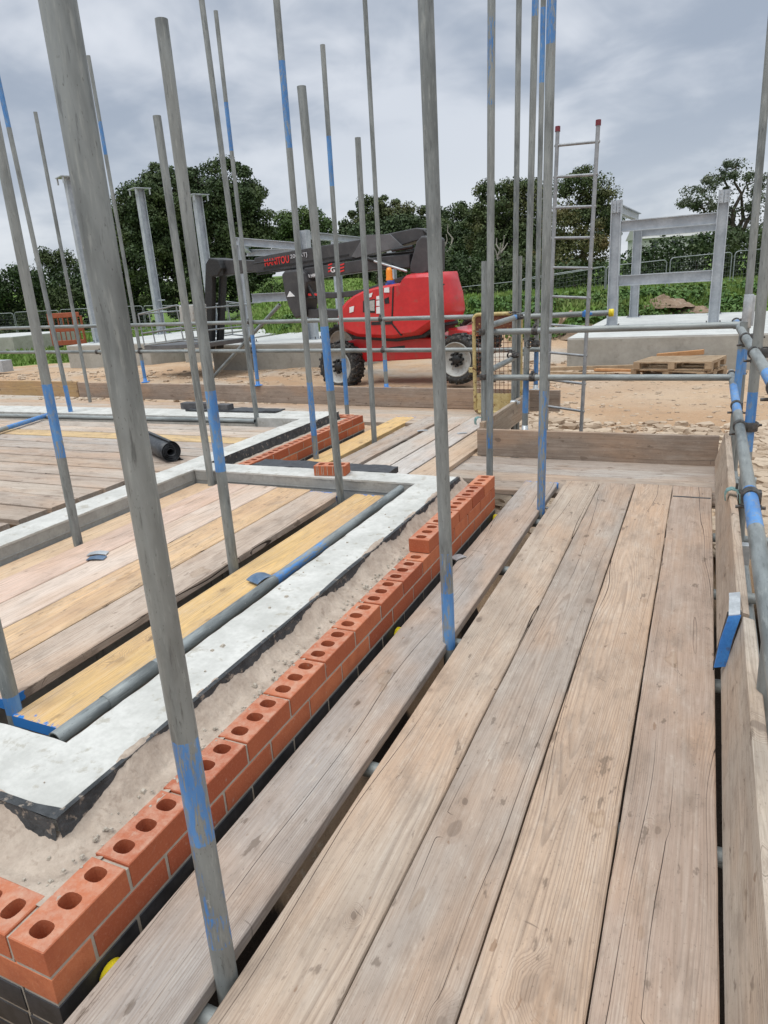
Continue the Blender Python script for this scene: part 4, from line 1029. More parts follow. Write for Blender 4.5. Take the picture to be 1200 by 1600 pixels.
for lab, (o_, q_) in (('dark clamp tying the upper right rail to the banded pole at the frame edge', (RT0, RT1)), ('dark clamp tying the lower right rail to the banded pole at the frame edge', (RM0, RM1))):
    p = rail_pt(o_, q_, POLES['R2'][0].y); coupler(lab, p, q_ - o_, Zv, Vector((POLES['R2'][0].x - p.x, 0, 0)))
# sleeve over the corner pole joint
mb = MB(); q = aty(1168, 486, 5.5)
mb.lathe([(0.0246, -0.11), (0.031, -0.11), (0.031, 0.11), (0.0246, 0.11)], (0, 0, 0), (0, 0, 1), 20)
mb.bar((0.028, 0, -0.1), (0.028, 0, 0.1), 0.02, 0.03, Xv)
o = mb.build('sleeve_coupler', M['zinc'], None, bevel=0.002); o.location = q
tag(o, 'grey sleeve joining two pole lengths at the guard rail corner', 'sleeve')

# ------------------------------------------------------------------ small things lying about
def strip_along(mb, pts, wdir, w, t, mi=0, mis=None):
    """flat bar of width w (along wdir) and thickness t following pts"""
    pts = [Vector(p) for p in pts]; wd = Vector(wdir).normalized(); vs = []
    for k, p in enumerate(pts):
        d = (pts[min(k + 1, len(pts) - 1)] - pts[max(0, k - 1)]).normalized(); n = d.cross(wd).normalized()
        vs += [p - wd * w / 2 - n * t / 2, p + wd * w / 2 - n * t / 2, p + wd * w / 2 + n * t / 2, p - wd * w / 2 + n * t / 2]
    for k in range(len(pts) - 1):
        q = vs[4 * k:4 * k + 8]
        mb.add(q, [(0, 1, 5, 4), (1, 2, 6, 5), (2, 3, 7, 6), (3, 0, 4, 7)] + ([(3, 2, 1, 0)] if k == 0 else []) + ([(4, 5, 6, 7)] if k == len(pts) - 2 else []), False, mis[k] if mis else mi)
# blue bracket leaning on the right toe board
a, b_, c_ = at(1148, 932, 0.232), at(1148, 962, 0.215), at(1125, 1042, 0.035)
root = empty('toe_board_bracket', 'bent blue metal bracket with a white tip, leaning inside the right toe board', 'bracket', c_)
mb = MB(); wd = Vector((1, 0.35, 0.1)); strip_along(mb, [b_ - c_, (b_ + c_) / 2 - c_ + Vector((-0.004, 0, 0.004)), Vector((0, 0, 0))], wd, 0.040, 0.005)
mb.build('blue_plate', M['blue'], root)
mb = MB(); strip_along(mb, [a - c_ + Vector((0.0, 0.03, 0.0)), a - c_, b_ - c_ + Vector((-0.001, 0, 0.001))], wd, 0.038, 0.005); mb.build('white_tip', M['zinc'], root)
mb = MB()
for s_ in (-1, 1):
    o_ = wd.normalized() * 0.021 * s_ + Vector((0.0, 0.016, -0.004))
    strip_along(mb, [b_ - c_ + o_, o_], Vector((0, 0.9, 0.4)), 0.034, 0.004)
mb.build('flange', M['black'], root)
# green clip hooked over the right toe board
p = at(1140, 772, 0.22)
root = empty('toe_board_clip', 'worn green metal clip hooked over the right toe board by the blue banded rail', 'clip', p)
mb = MB(); pts = [(-0.018, 0, -0.03), (-0.022, 0, 0.0), (-0.014, 0, 0.022), (0.006, 0, 0.032), (0.03, 0, 0.026), (0.046, 0, 0.006), (0.05, 0, -0.04)]
strip_along(mb, pts, Yv, 0.052, 0.006); mb.build('hook', M['greenclip'], root)
mb = MB(); mb.bar((0.04, 0, 0.01), (0.10, 0, 0.0), 0.045, 0.03); mb.tube([(0.03, -0.0, 0.03), (0.03, 0, 0.06)], 0.007, 8); mb.build('clamp_block', M['fitting'], root, bevel=0.003)
mb = MB(); strip_along(mb, pts, Yv, 0.05, 0.005); o = mb.build('toe_board_clip', M['greenclip']); o.location = POLES['S5'][0] + Vector((-0.03, -0.02, 1.075)); o.rotation_euler = (0, 0, R(35))
tag(o, 'blue green clip hooked over the pale end of the short toe board', 'clip')
# pale end bracket outside the toe board
root = empty('end_bracket', 'pale zinc angle bracket at the end of a tube behind the right toe board', 'bracket', at(1161, 868, 0.03))
mb = MB(); mb.box((-0.03, 0, -0.05), (0.03, 0.006, 0.05)); mb.box((-0.03, 0.006, 0.044), (0.03, 0.05, 0.05)); mb.build('angle_plate', M['zinc'], root, bevel=0.002)
mb = MB(); mb.tube([(0.02, 0.03, 0.0), (0.45, 0.05, 0.0)], TR, 14); mb.build('tube_stub', M['zinc'], root)
def scrap(name, label, cat, p, sx, sy, sz, rz, mat, ry=0.0, mode=0):
    mb = MB()
    if mode == 0:
        n = 8; vs = [(sx * (i / n - 0.5), s_ * sy / 2, sz * (0.4 + 0.6 * math.sin(math.pi * i / n))) for i in range(n + 1) for s_ in (-1, 1)]
        lo = [(x, y, z - 0.004) for x, y, z in vs]; k = len(vs)
        mb.add(vs + lo, [(2 * i, 2 * i + 2, 2 * i + 3, 2 * i + 1) for i in range(n)] + [(k + 2 * i, k + 2 * i + 1, k + 2 * i + 3, k + 2 * i + 2) for i in range(n)] +
               [(2 * i, k + 2 * i, k + 2 * i + 2, 2 * i + 2) for i in range(n)] + [(2 * i + 1, 2 * i + 3, k + 2 * i + 3, k + 2 * i + 1) for i in range(n)] + [(0, 1, k + 1, k), (2 * n, k + 2 * n, k + 2 * n + 1, 2 * n + 1)])
    o = mb.build(name, M[mat]); o.location = p; o.rotation_euler = (0, ry, rz)
    return tag(o, label, cat)
GS = 'curved metal board clips'
scrap('metal_clip', 'blue grey curved metal clip lying on the whitish pink board, the nearer of a pair', 'clip', at(151, 873, 0.128), 0.09, 0.045, 0.010, R(20), 'bluezinc')
scrap('metal_clip', 'grey curved metal clip touching the blue one on the pinkish board', 'clip', at(153, 866, 0.128), 0.10, 0.045, 0.012, R(24), 'zinc')
scrap('metal_clip', 'blue scraped metal clip on the yellow board edge against the loose tube', 'clip', at(408, 906, 0.128), 0.10, 0.085, 0.022, R(70), 'bluezinc')
scrap('metal_clip', 'small dark curved clip on the grey board beside the middle of the brick wall', 'clip', at(716, 871, 0.004), 0.07, 0.05, 0.007, R(60), 'zinc')
scrap('metal_clip', 'metal tie on the seam between the grey and the pale board of the lower lift', 'clip', at(660, 673, 0.003), 0.10, 0.045, 0.006, R(30), 'zinc')
scrap('metal_clip', 'metal tie on the seam beside the tan outer board of the lower lift', 'clip', at(722, 677, 0.003), 0.09, 0.045, 0.006, R(30), 'zinc')
# roll of black membrane
pe = at(267, 706, 0.232)
ax = Vector((-0.86, 0.51, 0)); Lr = 0.62
mb = MB(); n = 110; rows_ = []
for k in range(n + 1):
    th = 2 * math.pi * 4.2 * k / n; r_ = 0.026 + (0.084 - 0.026) * k / n + 0.0015 * noise.noise((th, 0, 3))
    rows_.append((math.cos(th + 0.4) * r_, math.sin(th + 0.4) * r_))
lx, lz = rows_[-1]
u_ = Vector((-ax.y, ax.x, 0)) * -1
for k in range(1, 9): rows_.append((0.084 * math.cos(2 * math.pi * 4.2 + 0.4) + 0.012 * k, max(-0.080, lz - 0.002 * k * k - 0.012 * k)))
vs = []
for (q, z) in rows_:
    for i in range(5):
        e = 0.004 * noise.noise((q * 30, z * 30, i))
        vs.append(pe + u_ * q + Zv * (z + e) + ax * (Lr * i / 4 + 0.006 * noise.noise((q * 20, z * 20, 9))))
mb.add(vs, [(k * 5 + i, k * 5 + i + 1, (k + 1) * 5 + i + 1, (k + 1) * 5 + i) for k in range(len(rows_) - 1) for i in range(4)], True)
o = mb.build('membrane_roll', M['membrane'], origin=tuple(pe)); md = o.modifiers.new('thick', 'SOLIDIFY'); md.thickness = 0.0025
tag(o, 'roll of black damp proof membrane lying by the white wall of the left room', 'roll')
# membrane strips lying on the walls
def lumpy(name, label, cat, x0, x1, y0, y1, z, th, mat, seed, amp=0.006, zb=None):
    mb = MB(); rough_slab(mb, x0, x1, y0, y1, z + th, amp, max(8, int((x1 - x0) / 0.03)), max(5, int((y1 - y0) / 0.03)), z if zb is None else zb, seed, scale=7)
    o = mb.build(name, M[mat], origin=((x0 + x1) / 2, (y0 + y1) / 2, z)); return tag(o, label, cat)
lumpy('membrane_strip', 'folded dark grey membrane strip along the outer edge of the crossing wall', 'membrane', -2.86, -1.80, 3.925, 4.10, 0.155, 0.042, 'membrane', 51, 0.007)
lumpy('membrane_strip', 'crumpled dark membrane strip lying on the rear plinth wall', 'membrane', -5.0, -3.86, 5.80, 5.99, 0.203, 0.014, 'membrane', 52, 0.010)
root = empty('loose_brick', 'single grooved orange brick lying loose on the crossing wall top', 'brick', (-2.245, 3.745, PZ))
mb = MB(); brick_geo(mb, (0, 0, 0.002), (1, 0.16, 0), (-0.16, 1, 0), 0.215, 0.1025, 0.065, True); mb.build('brick_body', M['brick'], root)
mb = MB(); uu = Vector((1, 0.16, 0)).normalized(); nn_ = Vector((0.16, -1, 0)).normalized()
for xx in (0.018, 0.03, 0.055, 0.066, 0.093, 0.130, 0.162, 0.176, 0.198): mb.bar(uu * xx + nn_ * 0.0008 + Zv * 0.003, uu * xx + nn_ * 0.0008 + Zv * 0.0655, 0.0035, 0.0025, nn_)
mb.build('groove', M['mortar'], root)
for lab, px, py, L_, rz in (('longer dark block on the rear plinth wall, half behind a pole', 308, 638, 0.36, 0.02), ('dark block lying on the rear plinth wall, just right of the blue streaked pole', 351, 641, 0.17, -0.05)):
    p = at(px, py, 0.205); mb = MB(); mb.box((-L_ / 2, -0.05, 0), (L_ / 2, 0.055, 0.065)); o = mb.build('dark_block', M['darkblock'], bevel=0.004); o.location = p; o.rotation_euler = (0, 0, rz); tag(o, lab, 'block')

# ladder in the access bay
rt, rb = aty(935, 190, 6.3), aty(907, 690, 6.15); lt_ = aty(871.5, 200, 6.42)
dwn = (rb - rt).normalized(); side = (lt_ - rt); Lf = (rt.z - GZ) / -dwn.z
root = empty('ladder', 'grey metal ladder with red end caps standing in the scaffold access bay', 'ladder', rt + dwn * Lf)
root_p = Vector(root.location)
side_b = side * (0.96)
for s_, tp in ((0, rt), (1, lt_)):
    mb = MB(); top = tp - root_p; bot = (Vector((0, 0, 0)) if s_ == 0 else side_b); bot = bot.copy(); bot.z = 0
    mb.tube([bot, top], 0.0165, 12); st = mb.build('stile', M['alu'], root)
    mb = MB(); d_ = (top - bot).normalized(); mb.lathe([(0.0, 0.012), (0.021, 0.012), (0.0215, -0.028), (0.0, -0.028)], top, d_, 12, smooth=False); mb.build('end_cap', M['redcap'], st)
for k in range(14):
    t = 0.043 + 0.0712 * k
    q0, q1 = rt + dwn * Lf * t - root_p, lt_ - root_p; q1 = q1 + (Vector((side_b.x, side_b.y, 0)) - q1) * (t - 0.004) 
    e = (q1 - q0).normalized() * 0.02
    mb = MB(); mb.tube([q0 - e, q1 + e], 0.0115, 10); mb.build('rung', M['alu'], root)
coupler('blue clamp tying the ladder to the yellow capped tube', aty(917, 490, 6.56), LTAB[1] - LTAB[0], Zv, (0, -1, 0), 'blue')

# rusty yellow brick guard hung on the far walkway
g0, g1 = aty(740, 492, 7.0), aty(806, 632, 7.0)
x0, x1, z0, z1 = g0.x, g1.x + 0.05, 0.02, g0.z
root = empty('brick_guard', 'rusty yellow mesh guard panel hung at the end of the far toe board', 'guard panel', (x0, 7.0, z0))
w_, h_ = x1 - x0, z1 - z0
mb = MB(); r0 = 0.05; pts = []
for cx, cz, a0 in ((w_ - r0, r0, -90), (w_ - r0, h_ - r0, 0), (r0, h_ - r0, 90), (r0, r0, 180)):
    for k in range(6): pts.append((cx + r0 * math.cos(R(a0 + 18 * k)), 0, cz + r0 * math.sin(R(a0 + 18 * k))))
pts.append(pts[0]); mb.tube(pts, 0.019, 10, cap=False); mb.build('frame', M['rusty'], root)
mb = MB(); mb.box((0.02, -0.004, h_ - 0.19), (w_ - 0.02, 0.004, h_ - 0.012)); mb.box((0.015, -0.012, h_ - 0.205), (w_ - 0.015, 0.012, h_ - 0.185)); mb.build('upper_plate', M['rust'], root)
mb = MB(); mb.box((0.02, -0.004, 0.012), (w_ - 0.02, 0.004, 0.20)); mb.build('lower_plate', M['rusty'], root)
mb = MB()
for k in range(1, 11): mb.tube([(w_ * k / 11, 0.006, 0.19), (w_ * k / 11, 0.006, h_ - 0.19)], 0.0028, 5, cap=False)
for k in range(1, 13): mb.tube([(0.015, 0.011, 0.19 + (h_ - 0.38) * k / 13), (w_ - 0.015, 0.011, 0.19 + (h_ - 0.38) * k / 13)], 0.0028, 5, cap=False)
mb.build('wire_mesh', M['rust'], root)
mb = MB(); mb.box((-0.06, -0.02, h_ * 0.42), (-0.012, 0.02, h_ * 0.47)); mb.build('latch', M['rusty'], root, bevel=0.004)

# ------------------------------------------------------------------ boom lift
PR_, PL_ = aty(712, 562, 14.3), aty(527, 573, 14.9)
BU = Vector((PR_.x - PL_.x, PR_.y - PL_.y, 0)).normalized(); BW = Vector((-BU.y, BU.x, 0))      # BW points away from the viewer
BO = Vector(((PR_.x + PL_.x) / 2, (PR_.y + PL_.y) / 2, GZ))
def mp(px, py, w=0.0):
    d = ray(px, py); o_ = BO + BW * w - Vector((0, 0, H)); t = o_.dot(BW) / d.dot(BW)
    q = Vector((0, 0, H)) + d * t - BO
    return (q.dot(BU), q.z)
lift = empty('boom_lift', 'red and dark grey articulated boom lift parked on the bare ground beyond the scaffold', 'boom lift', BO, math.atan2(BU.y, BU.x))
def plate(name, pix, w0, w1, mat, parent=lift, bevel=0.02, wpix=None):
    poly = [mp(x, y, w0 if wpix is None else wpix) for x, y in pix]
    mb = MB(); mb.prism(poly, (0, w0, 0), (1, 0, 0), (0, 0, 1), (0, w1 - w0, 0)); return mb.build(name, M[mat], parent, bevel=bevel)
# cowls: swollen shells, widest at mid height
def cowl(name, pix, w0, w1, mat, parent=lift, inset=0.14):
    poly = [mp(x, y, 0.5 * (w0 + w1)) for x, y in pix]; n = len(poly); cx = sum(p[0] for p in poly) / n; cz = sum(p[1] for p in poly) / n
    mb = MB(); vs = []; prof = [(1.0 - inset, w0), (1.0 - inset * 0.35, w0 + 0.06), (1.0, w0 + 0.22), (1.0, w1 - 0.22), (1.0 - inset * 0.35, w1 - 0.06), (1.0 - inset, w1)]
    for f, w in prof: vs += [(cx + (x - cx) * f, w, cz + (z - cz) * f) for x, z in poly]
    fs = [(k * n + j, k * n + (j + 1) % n, (k + 1) * n + (j + 1) % n, (k + 1) * n + j) for k in range(5) for j in range(n)] + [tuple(range(n - 1, -1, -1)), tuple(range(5 * n, 6 * n))]
    mb.add(vs, fs[:5 * n], True); mb.add(vs[:n], [fs[5 * n]], False); mb.add(vs[5 * n:], [tuple(range(n))], False); return mb.build(name, M[mat], parent)
body_px = [(541, 500), (543, 489), (548, 479), (556, 469), (568, 460), (582, 453), (602, 447), (626, 443), (648, 439), (651, 431), (654, 427), (704, 424), (707, 437), (713, 456), (717, 484), (714, 494), (699, 504), (672, 522), (630, 528), (572, 525), (552, 517), (544, 508)]
body = cowl('cowl', body_px, -0.05, 0.95, 'red')
# panel gap and recess on the cowl
plate('cowl_seam', [(613, 450), (615, 447), (614, 482), (613, 505), (628, 524), (626, 525), (611, 506), (612, 482)], -0.062, -0.03, 'black', body, 0.0)
plate('control_recess', [(567, 470), (586, 467), (586, 489), (567, 488)], -0.060, -0.02, 'black', body, 0.004)
plate('control_panel', [(573, 471), (585, 469), (585, 486), (573, 485)], -0.066, -0.05, 'rim', body, 0.004)
plate('vent_slot', [(600, 467), (607, 464), (608, 474), (601, 475)], -0.061, -0.03, 'black', body, 0.004)
plate('name_strip', [(580, 503), (611, 502), (611, 507), (580, 508)], -0.062, -0.03, 'black', body, 0.0)
for pix in ([(546, 480), (553, 478), (552, 487), (546, 489)], [(577, 459), (582, 457), (580, 464), (576, 465)], [(588, 463), (593, 462), (593, 468), (588, 468)], [(588, 470), (593, 469), (593, 478), (588, 478)], [(588, 480), (594, 479), (594, 490), (588, 490)], [(600, 450), (608, 449), (608, 457), (600, 457)]):
    plate('sticker', pix, -0.068, -0.055, 'white', body, 0.0)
# chassis
plate('chassis', [(538, 534), (558, 529), (590, 526), (690, 528), (690, 560), (566, 566), (548, 560)], 0.25, 1.75, 'red', bevel=0.03, wpix=0.25)
plate('chassis_slot', [(607, 543), (632, 540), (633, 548), (606, 549)], 0.24, 0.3, 'black', bevel=0.004)
plate('axle_beam', [(700, 513), (733, 518), (733, 528), (700, 526)], 0.35, 1.7, 'red')
def wheel(px, py, w, rp):
    u, v = mp(px, py, w); r = abs(mp(px, py - rp, w)[1] - v); wd = 0.36
    root = empty('wheel', None, None); root.parent = lift; root.location = (u, w, v)
    ty = MB(); ax_ = (0, 1, 0)
    ty.lathe([(r * 0.68, 0.02), (r * 0.74, -0.02), (r * 0.86, -0.03), (r * 0.93, 0.0), (r * 0.94, wd), (r * 0.86, wd + 0.03), (r * 0.68, wd)], (0, 0, 0), ax_, 40)
    for k in range(20):
        for s_ in (0, 1):
            t = 2 * math.pi * (k + 0.5 * s_) / 20; er = Vector((math.cos(t), 0, math.sin(t))); et = Vector((-math.sin(t), 0, math.cos(t)))
            c0 = er * (r * 0.955) + Yv * (0.0 if s_ == 0 else wd)
            c1 = er * (r * 0.955) + et * 0.07 + Yv * (wd * 0.5 + (0.02 if s_ == 0 else -0.02))
            ty.bar(c0, c1, 0.055, r * 0.09, er)
            ty.bar(c0 - er * r * 0.02, c0 - er * (r * 0.16) + Yv * (-0.012 if s_ == 0 else 0.012), 0.055, 0.04, Yv)
    ty.build('tyre', M['rubber'], root)
    rm = MB(); rm.lathe([(r * 0.70, 0.0), (r * 0.665, -0.02), (r * 0.64, 0.0), (r * 0.60, 0.06), (r * 0.30, 0.09), (0.0, 0.09)], (0, 0, 0), ax_, 40); rm.build('rim', M['rim'], root)
    hb = MB(); hb.lathe([(0, 0.0), (r * 0.17, 0.0), (r * 0.2, 0.02), (r * 0.2, 0.1)], (0, 0, 0), ax_, 20)
    for k in range(8):
        t = 2 * math.pi * k / 8; hb.lathe([(0, -0.01), (0.03, -0.01), (0.03, 0.09)], (math.cos(t) * r * 0.25, 0, math.sin(t) * r * 0.25), ax_, 8, smooth=False)
    hb.build('hub', M['black'], root)
wheel(712, 562, -0.12, 40.0); wheel(527, 573, -0.12, 38.5); wheel(744, 527, 1.75, 37); wheel(533, 541, 1.75, 36)
# articulated booms (centre line of the machine)
plate('lower_arm', [(479, 463), (567, 452), (640, 428), (650, 432), (570, 463), (479, 467)], 0.75, 1.05, 'dkgrey', wpix=0.75)
plate('lower_arm', [(481, 483), (545, 485), (560, 480), (600, 452), (612, 455), (572, 490), (545, 497), (481, 497)], 0.75, 1.15, 'dkgrey', wpix=0.75)
plate('lower_arm', [(471, 457), (527, 457), (528, 466), (471, 467)], 0.72, 0.98, 'dkgrey', wpix=0.72)
second = plate('second_boom', [(475, 419), (592, 401), (640, 397), (640, 418), (587, 422), (475, 437)], 0.75, 1.15, 'dkgrey', wpix=0.75)
main = plate('main_boom', [(397, 403), (430, 396), (562, 374), (650, 356), (664, 358), (664, 372), (612, 388), (550, 403), (479, 419), (397, 426)], 0.85, 1.25, 'dkgrey', wpix=0.85)
plate('boom_wedge', [(549, 401), (566, 372), (572, 367), (609, 366), (629, 385), (612, 389), (556, 403)], 0.80, 0.86, 'midgrey', main, 0.006, wpix=0.8)
plate('boom_groove', [(412, 418), (545, 397), (545, 399.5), (412, 421)], 0.838, 0.86, 'black', main, 0.0, wpix=0.85)
plate('telescope_boom', [(325, 403), (340, 405), (398, 407), (398, 424), (344, 431), (325, 428)], 0.90, 1.2, 'dkgrey', wpix=0.9)
plate('left_knuckle', [(439, 429), (444, 423), (462, 421), (475, 425), (479, 440), (471, 496), (460, 498), (450, 479), (444, 458)], 0.60, 1.2, 'dkgrey', bevel=0.05, wpix=0.6)
plate('warning_plate', [(449, 464), (453, 455), (461, 463)], 0.585, 0.61, 'white', bevel=0.0, wpix=0.6)
plate('right_knuckle', [(650, 377), (657, 369), (664, 368), (672, 372), (672, 424), (655, 431), (640, 427), (640, 414)], 0.62, 1.3, 'dkgrey', bevel=0.04, wpix=0.62)
plate('boom_link', [(594, 400), (648, 387), (650, 396), (644, 420), (600, 418)], 0.9, 1.1, 'black', wpix=0.9)
for q0, q1, rr_ in (((574, 404), (612, 416), 0.045), ((612, 391), (645, 385), 0.04), ((480, 445), (492, 466), 0.05), ((430, 407), (396, 412), 0.02)):
    mb = MB(); u0, u1 = mp(*q0, 0.7), mp(*q1, 0.7); mb.tube([(u0[0], 0.72, u0[1]), (u1[0], 0.72, u1[1])], rr_, 10); mb.build('hydraulic_ram', M['black'], lift)
mb = MB(); a = [mp(*q, 0.8) for q in ((660, 360), (678, 375), (682, 400), (676, 425))]; mb.tube([(x, 0.85, z) for x, z in a], 0.03, 8); mb.build('hose', M['black'], lift)
for k, (dz, rr_) in enumerate(((0.27, 0.020), (0.31, 0.014))):
    pts = [mp(*q, 0.85) for q in ((400, 409), (470, 398), (545, 386), (600, 379), (646, 372))]
    mb = MB(); mb.tube([(x, 0.83, z - dz - 0.02 * math.sin(i * 1.7 + k)) for i, (x, z) in enumerate(pts)], rr_, 8); mb.build('hose', M['black'], main)
mb = MB(); u0, u1 = mp(585, 408, 0.7), mp(636, 424, 0.7); mb.tube([(u0[0], 0.70, u0[1]), (u1[0], 0.70, u1[1])], 0.03, 10); mb.build('ram_rod', M['zinc'], lift)
plate('crease_line', [(617, 489), (690, 486), (690, 487.2), (617, 490.2)], -0.03, 0.0, 'black', body, 0.0)
plate('skirt', [(566, 522), (632, 525), (672, 519), (698, 502), (700, 508), (674, 526), (630, 532), (566, 528)], 0.1, 0.9, 'black', lift, 0.02, wpix=0.4)
plate('door_handle', [(628, 468), (636, 467), (636, 470), (628, 471)], -0.03, 0.02, 'black', body, 0.004)
for q in ((660, 446), (672, 445), (684, 444)): plate('vent_slot', [q, (q[0] + 8, q[1] - 0.6), (q[0] + 8, q[1] + 2), (q[0], q[1] + 2.6)], -0.02, 0.05, 'black', body, 0.0)
# jib, basket at the left
plate('jib_elbow', [(322, 410), (326, 403), (340, 405), (346, 420), (340, 431), (330, 433), (322, 426)], 0.7, 1.35, 'black', bevel=0.03, wpix=0.7)
plate('jib', [(321, 411), (332, 410), (331, 545), (327, 548), (319, 480)], 0.85, 1.0, 'black', bevel=0.02, wpix=0.85)
plate('jib', [(334, 425), (339, 424), (334, 546), (329, 546)], 1.05, 1.25, 'black', bevel=0.02, wpix=0.85)
bk = empty('basket', None, None); bk.parent = lift
mb = MB()
def P3(px, py, w): u, v = mp(px, py, w); return (u, w, v)
for w in (0.0, 1.9):
    for rows_ in ([(216, 491), (275, 477), (310, 482)], [(221, 521), (282, 512), (315, 517)], [(225, 540), (285, 532), (320, 536)]):
        mb.tube([P3(*q, 0.4) if False else (mp(*q, 0.0)[0], w, mp(*q, 0.0)[1]) for q in rows_], 0.022, 8)
    for q0, q1 in (((216, 491), (226, 541)), ((232, 487), (243, 538)), ((248, 483), (260, 535)), ((275, 477), (287, 533)), ((310, 482), (320, 537))):
        mb.tube([(mp(*q0, 0.0)[0], w, mp(*q0, 0.0)[1]), (mp(*q1, 0.0)[0], w, mp(*q1, 0.0)[1])], 0.018, 8)
for q in ((216, 491), (310, 482), (221, 521), (315, 517), (225, 540), (320, 536)):
    u, v = mp(*q, 0.0); mb.tube([(u, 0.0, v), (u, 1.9, v)], 0.022, 8)
mb.build('basket_rail', M['rusty' if False else 'fencewire'], bk)
plate('basket_floor', [(225, 541), (321, 537), (321, 543), (226, 547)], 0.0, 1.9, 'midgrey', bk, 0.01, wpix=0.0)
plate('control_box', [(281, 478), (303, 476), (305, 507), (284, 509)], -0.05, 0.45, 'rim', bk, 0.03, wpix=0.0)
# beacon
u, v = mp(624, 436, 0.7); bc = empty('beacon', None, None); bc.parent = lift; bc.location = (u, 0.3, v)
mb = MB(); mb.lathe([(0, 0.28), (0.05, 0.27), (0.072, 0.2), (0.075, 0.06), (0.085, 0.03), (0.085, 0.0)], (0, 0, -0.02), (0, 0, 1), 16); mb.build('lens', M['orange_lens'], bc)
mb = MB(); mb.lathe([(0.09, 0.0), (0.09, -0.16), (0.0, -0.16)], (0.03, 0, -0.02), (0, 0, 1), 12); mb.bar((-0.08, 0, -0.12), (0.14, 0, -0.12), 0.12, 0.08); mb.build('lamp_base', M['pipe'], bc)
def lettering(txt, px0, py0, px1, w, hpx, mat, parent, slant=0.0):
    u0, v0 = mp(px0, py0, w); u1, v1 = mp(px1[0], px1[1], w)
    cu = bpy.data.curves.new('lettering', 'FONT'); cu.body = txt; cu.size = 1.0; cu.extrude = 0.004; cu.shear = slant; cu.offset = 0.012
    o = bpy.data.objects.new('lettering', cu); cu.materials.append(M[mat]); link(o, parent)
    bpy.context.view_layer.update(); d_ = o.dimensions
    hh = abs(mp(px0, py0 - hpx, w)[1] - v0); sx = math.hypot(u1 - u0, v1 - v0) / max(d_.x, 1e-3); sy = hh / 0.70
    o.scale = (sx, sy, 1); an = math.atan2(v1 - v0, u1 - u0)
    o.rotation_euler = Matrix(((math.cos(an), -math.sin(an), 0), (0, 0, -1), (math.sin(an), math.cos(an), 0))).to_euler()
    o.location = (u0, w - 0.008, v0)
    me = bpy.data.meshes.new_from_object(o); o2 = bpy.data.objects.new('lettering', me); link(o2, parent)
    o2.location, o2.rotation_euler, o2.scale = o.location, o.rotation_euler, o.scale
    bpy.data.objects.remove(o); return o2
lettering('MANITOU', 414, 416, (452, 410), 0.84, 11, 'redtxt', main)
lettering('200 ATJ', 454, 404, (480, 400), 0.84, 6, 'greytxt', main)
lettering('GT', 517, 426, (530, 424), 0.74, 8, 'white', second)
lettering('FOR HIRE', 476, 435, (496, 432), 0.74, 5, 'white', second)
for x in (513, 532):
    for k in range(3): plate('hazard_stripe', [(x, 413 + 5 * k), (x + 6, 411 + 5 * k), (x + 6, 413.5 + 5 * k), (x, 415.5 + 5 * k)], 0.738, 0.76, 'redtxt', second, 0.0, wpix=0.75)
plate('red_label', [(482, 458.5), (496, 458.5), (496, 462), (482, 462)], 0.70, 0.73, 'redtxt', lift, 0.0, wpix=0.72)

# ------------------------------------------------------------------ concrete pads and steelwork
def pad(label, x0, x1, y0, y1, zt=-0.10, rz=0.0):
    root = empty('concrete_pad', label, 'concrete pad', ((x0 + x1) / 2, (y0 + y1) / 2, GZ), rz, 'concrete foundation pads')
    hx, hy = (x1 - x0) / 2, (y1 - y0) / 2
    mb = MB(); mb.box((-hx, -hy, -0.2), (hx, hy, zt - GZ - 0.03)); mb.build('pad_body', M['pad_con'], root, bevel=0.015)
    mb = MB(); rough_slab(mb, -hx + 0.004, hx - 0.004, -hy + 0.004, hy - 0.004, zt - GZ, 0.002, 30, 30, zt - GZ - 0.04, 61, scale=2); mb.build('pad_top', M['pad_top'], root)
    return root
pad('big concrete pad on the right, carrying the open steel frame with a pallet in front', -2.95, 2.6, 17.2, 25.2)
pad('concrete pad under the steel frame behind the machine boom', -14.1, -8.9, 18.0, 24.6)
pad('narrow concrete pad behind the dark lifting arm', -17.4, -14.6, 20.6, 27.4)
pad('concrete pad in the left middle carrying a single capped column by the basket', -22.3, -18.2, 19.7, 26.4)
pad('farther concrete pad at the left edge near the orange barrier', -41.0, -35.0, 27.4, 32.0)
pad('pale low concrete pad at the far left edge, cut by the frame', -46.5, -42.0, 27.6, 32.0, -0.05)

def ipoly(d, b, tf, tw):
    return [(-b / 2, -d / 2), (b / 2, -d / 2), (b / 2, -d / 2 + tf), (tw / 2, -d / 2 + tf), (tw / 2, d / 2 - tf), (b / 2, d / 2 - tf), (b / 2, d / 2), (-b / 2, d / 2), (-b / 2, d / 2 - tf), (-tw / 2, d / 2 - tf), (-tw / 2, -d / 2 + tf), (-b / 2, -d / 2 + tf)]
def isec(name, p0, p1, d, b, parent, webdir, mat='steel', tf=0.022, tw=0.014):
    """I section from p0 to p1; webdir = direction of the web depth"""
    p0, p1 = Vector(p0), Vector(p1); ax = (p1 - p0).normalized(); v = Vector(webdir); v = (v - ax * v.dot(ax)).normalized(); u = v.cross(ax)
    mb = MB(); mb.prism(ipoly(d, b, tf, tw), p0, u, v, p1 - p0); return mb.build(name, M[mat], parent)
def bolts(mb, pts, ax=(0, 0, 1), r=0.018, h=0.03):
    for p in pts: mb.lathe([(0, h), (r, h), (r, 0.0)], p, ax, 6, smooth=False)
